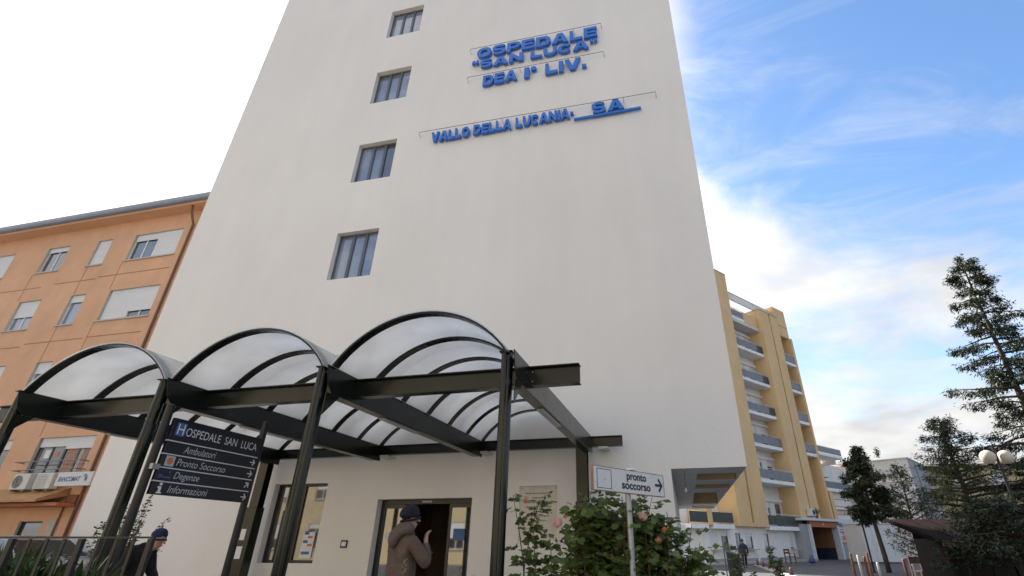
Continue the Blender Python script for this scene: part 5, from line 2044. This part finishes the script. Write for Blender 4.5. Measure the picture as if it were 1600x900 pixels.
def hand_nodes(w, tip, up, N, E, wi):
    """palm, four unequal bent fingers and a thumb leaving the side of the palm"""
    w, tip = Vector(w), Vector(tip)
    d = (tip - w).normalized()
    up = Vector(up)
    s = d.cross(up).normalized()
    nn = s.cross(d).normalized()
    pm = len(N)
    p = w + d * .055
    N.append((*p, .030, .018))
    E.append((wi, pm))
    for k, (o, l) in enumerate(((-.030, .070), (-.010, .080), (.010, .076), (.028, .060))):
        a = w + d * .095 + s * o
        b = a + d * l * .55 - nn * .012
        c = b + d * l * .35 - nn * .028
        i = len(N)
        N += [(*a, .0105), (*b, .009), (*c, .0075)]
        E += [(pm, i), (i, i + 1), (i + 1, i + 2)]
    a = w + d * .045 - s * .035
    b = a + d * .035 - s * .022 - nn * .012
    c = b + d * .026 - nn * .016
    i = len(N)
    N += [(*a, .013), (*b, .0105), (*c, .009)]
    E += [(pm, i), (i, i + 1), (i + 1, i + 2)]


def person(label, loc, rz, J, jacket, trousers, hat, hatm, hood=False, scale=1.0, detail=True, hk=1.0, bulk=1.0):
    """J: joint positions in the person's own frame (+y is forward, +x is their right... seen from behind)"""
    t = thing('person', label, 'person', loc, rz)
    t.scale = (scale,) * 3
    N, E = [], []

    def nd(p, *r):
        N.append((*p, *r))
        return len(N) - 1
    pel = nd(J['pelvis'], .13, .10)
    ab = nd(J['waist'], .125, .10)
    ch_ = nd(J['chest'], .10, .08)
    nb = nd(J['neck'], .055)
    jaw = nd(J['jaw'], .066, .070)
    sk = nd(J['skull'], .080, .095)
    cr = nd(J['crown'], .055, .065)
    E += [(pel, ab), (ab, ch_), (ch_, nb), (nb, jaw), (jaw, sk), (sk, cr)]
    f = Vector(J['face']).normalized()
    up = (Vector(J['crown']) - Vector(J['jaw'])).normalized()
    rt = f.cross(up).normalized()
    skc = Vector(J['skull'])
    nose = nd(skc + f * .098 - up * .035, .013)
    nt_ = nd(skc + f * .118 - up * .048, .011)
    E += [(sk, nose), (nose, nt_)]
    chin = nd(Vector(J['jaw']) + f * .055 - up * .035, .028)
    E.append((jaw, chin))
    for sg in (-1, 1):
        e = nd(skc + rt * sg * .085 - up * .02 - f * .005, .018, .010)
        E.append((sk, e))
    limbs = {}
    for sd in ('l', 'r'):
        sh_ = nd(J['sh_' + sd], .038)
        el = nd(J['el_' + sd], .043)
        wr_ = nd(J['wr_' + sd], .028)
        E += [(ch_, sh_), (sh_, el), (el, wr_)]
        if detail:
            hand_nodes(J['wr_' + sd], J['tip_' + sd], J.get('up_' + sd, (0, 0, 1)), N, E, wr_)
        hp = nd(J['hip_' + sd], .085)
        kn = nd(J['kn_' + sd], .058)
        an = nd(J['an_' + sd], .040)
        to = nd(J['to_' + sd], .035)
        E += [(pel, hp), (hp, kn), (kn, an), (an, to)]
    skin_mesh('body', N, E, 'skin', t, pel)
    for sg in (-1, 1):
        q = G().sphere(tuple(skc + rt * sg * .034 + f * .083 - up * .012), .011, 10, 8)
        q.obj('eye', 'eye', t, smooth=True)
    q = G().tube([tuple(Vector(J['jaw']) + f * .083 + rt * a_ + up * .002) for a_ in (-.024, -.01, .01, .024)], .006, 6)
    q.obj('mouth', 'petal_bud', t, smooth=True)

    # jacket
    N, E = [], []
    lo = nd(J['hem'], .205 * bulk, .165 * bulk)
    pe = nd(J['pelvis'], .195 * bulk, .155 * bulk)
    wa = nd(J['waist'], .185 * bulk, .150 * bulk)
    c0 = nd(J['chest'], .195 * bulk, .150 * bulk)
    co = nd(Vector(J['neck']) - Vector((0, 0, .02)), .105, .105)
    c2 = nd(Vector(J['neck']).lerp(Vector(J['jaw']), .30), .080, .080)
    E += [(lo, pe), (pe, wa), (wa, c0), (c0, co), (co, c2)]
    for sd in ('l', 'r'):
        s_ = Vector(J['sh_' + sd])
        e_ = Vector(J['el_' + sd])
        w_ = Vector(J['wr_' + sd])
        a = nd(s_, .098, .095)
        m1 = nd(s_.lerp(e_, .5), .080, .078)
        b = nd(e_, .072)
        m2 = nd(e_.lerp(w_, .55), .060)
        c = nd(w_.lerp(e_, .06), .046)
        E += [(c0, a), (a, m1), (m1, b), (b, m2), (m2, c)]
    skin_mesh('jacket', N, E, jacket, t, pe)
    # trousers
    N, E = [], []
    pe = nd(Vector(J['pelvis']) - Vector((0, 0, .06)), .15, .12)
    for sd in ('l', 'r'):
        h_ = nd(J['hip_' + sd], .105)
        k_ = nd(J['kn_' + sd], .080)
        a_ = nd(Vector(J['an_' + sd]) + Vector((0, 0, .03)), .066)
        E += [(pe, h_), (h_, k_), (k_, a_)]
    skin_mesh('trousers', N, E, trousers, t, pe)
    for sd in ('l', 'r'):
        a_, t_ = Vector(J['an_' + sd]), Vector(J['to_' + sd])
        d = (t_ - a_)
        d.z = 0
        d.normalize()
        skin_mesh('shoe', [(*(a_ - d * .05 + Vector((0, 0, -.035))), .042, .045), (*(a_ + d * .07 + Vector((0, 0, -.045))), .046, .040), (*(a_ + d * .17 + Vector((0, 0, -.052))), .042, .030)], [(0, 1), (1, 2)], 'shoe', t, 0)
    # knitted hat
    if hat:
        b0 = skc + up * .005 - f * .012
        N = [(*(b0 - up * .03 - f * .015), .098 * hk, .112 * hk), (*(b0 + up * .04 - f * .012), .105 * hk, .118 * hk), (*(b0 + up * .09 * hk - f * .015), .076 * hk, .086 * hk), (*(b0 + up * .115 * hk - f * .02), .030, .034)]
        skin_mesh(hat, N, [(0, 1), (1, 2), (2, 3)], hatm, t, 0)
        ring = []
        for k in range(25):
            a_ = 2 * PI * k / 24
            ring.append(tuple(b0 - up * (.030 + .022 * -math.cos(a_)) + rt * .082 * hk * math.sin(a_) + f * .094 * hk * math.cos(a_)))
        G().tube(ring, .013, 8, False).obj('hat_brim', hatm, t, smooth=True)
    if hood:
        nk = Vector(J['neck'])
        N = [(*(nk + f * -.12 + up * .045), .105, .10), (*(nk + rt * -.115 + f * -.06 + up * .04), .085, .085), (*(nk + rt * -.115 + f * .05 + up * -.005), .055, .055),
             (*(nk + rt * .115 + f * -.06 + up * .04), .085, .085), (*(nk + rt * .115 + f * .05 + up * -.005), .055, .055), (*(nk + f * -.185 + up * -.09), .095, .075), (*(nk + f * -.17 + up * -.19), .05, .04)]
        skin_mesh('hood', N, [(0, 1), (1, 2), (0, 3), (3, 4), (0, 5), (5, 6)], 'hood_knit', t, 0)
    return t


J1 = dict(pelvis=(0, 0, .95), waist=(0, 0, 1.12), chest=(0, .0, 1.33), neck=(0, .02, 1.49), jaw=(.01, .05, 1.56), skull=(.01, .05, 1.64), crown=(.01, .04, 1.72), face=(.15, 1, .02), hem=(0, 0, .82),
          sh_l=(-.19, .0, 1.38), el_l=(-.26, .12, 1.14), wr_l=(-.10, .30, 1.22), tip_l=(.06, .36, 1.30), sh_r=(.19, .0, 1.38), el_r=(.30, .14, 1.13), wr_r=(.15, .20, 1.37), tip_r=(.08, .25, 1.50),
          up_r=(0, -1, .2), hip_l=(-.10, 0, .90), kn_l=(-.11, .05, .50), an_l=(-.12, -.02, .10), to_l=(-.13, .12, .05), hip_r=(.10, 0, .90), kn_r=(.11, .0, .50), an_r=(.11, -.06, .10), to_r=(.12, .08, .05))
person('person in a brown padded jacket and dark knitted hat seen from behind before the door', (-3.27, 6.02, 0), R_(-30), J1, 'jacket_taupe', 'trousers_dark', 'beanie', 'beanie_navy', hood=True, scale=1.0, hk=1.22, bulk=1.10)
J2 = dict(pelvis=(0, -.05, .88), waist=(0, .03, 1.03), chest=(0, .16, 1.18), neck=(0, .27, 1.27), jaw=(0, .37, 1.31), skull=(0, .38, 1.39), crown=(0, .39, 1.465), face=(0, 1, -.30), hem=(0, -.08, .76),
          sh_l=(-.19, .15, 1.22), el_l=(-.25, .20, .97), wr_l=(-.15, .40, .86), tip_l=(-.08, .55, .85), sh_r=(.19, .15, 1.22), el_r=(.24, .14, .95), wr_r=(.18, .32, .80), tip_r=(.15, .46, .76),
          hip_l=(-.10, -.05, .84), kn_l=(-.11, .12, .47), an_l=(-.11, .02, .10), to_l=(-.12, .17, .05), hip_r=(.10, -.05, .84), kn_r=(.11, -.08, .46), an_r=(.11, -.30, .13), to_r=(.12, -.17, .05))
person('person in black clothes and a blue knitted hat stooping behind the iron railing', (-7.98, 6.58, 0), R_(-80), J2, 'jacket_black', 'trousers_dark', 'beanie', 'beanie_blue', scale=1.03)
J3 = dict(J1, el_l=(-.27, .02, 1.10), wr_l=(-.27, .10, .85), tip_l=(-.27, .14, .68), el_r=(.27, -.02, 1.10), wr_r=(.27, .04, .85), tip_r=(.27, .08, .68), face=(0, 1, -.1), kn_r=(.11, .14, .52), an_r=(.11, .22, .12), to_r=(.11, .36, .06), up_r=(0, 1, 0))
person('small distant person in dark blue clothes walking away along the footpath', (3.45, 36.6, 0), R_(10), J3, 'jacket_navy', 'trousers_dark', 'hair', 'hair', scale=.93)

# ------------------------------------------------------------------ the street front across the road (mirrored in the entrance glass)
ob2 = thing('street_house', 'cream house across the street, seen only as a reflection in the entrance glass', 'building', (-20, -15, 0), R_(180))
hs_ = [(x, x + 1.3, z, z + 1.8) for z in (1.0, 4.6, 8.0) for x in range(-24, 25, 4)]
G().wall(-27, 27, 0, 11.2, hs_, 0, .15).obj('wall', 'cream_street', ob2)
G().box(-27, 27, .25, 8, 0, 11.18).obj('core', 'cream_street', ob2)
G().box(-27.3, 27.3, -.5, 8.3, 11.22, 11.45).obj('roof', 'roof_tan', ob2)
for i, h in enumerate(hs_):
    shutter_window(ob2, *h, ((.2, .6, .9, .4)[i % 4],), y=.07, gm='glass_dark')
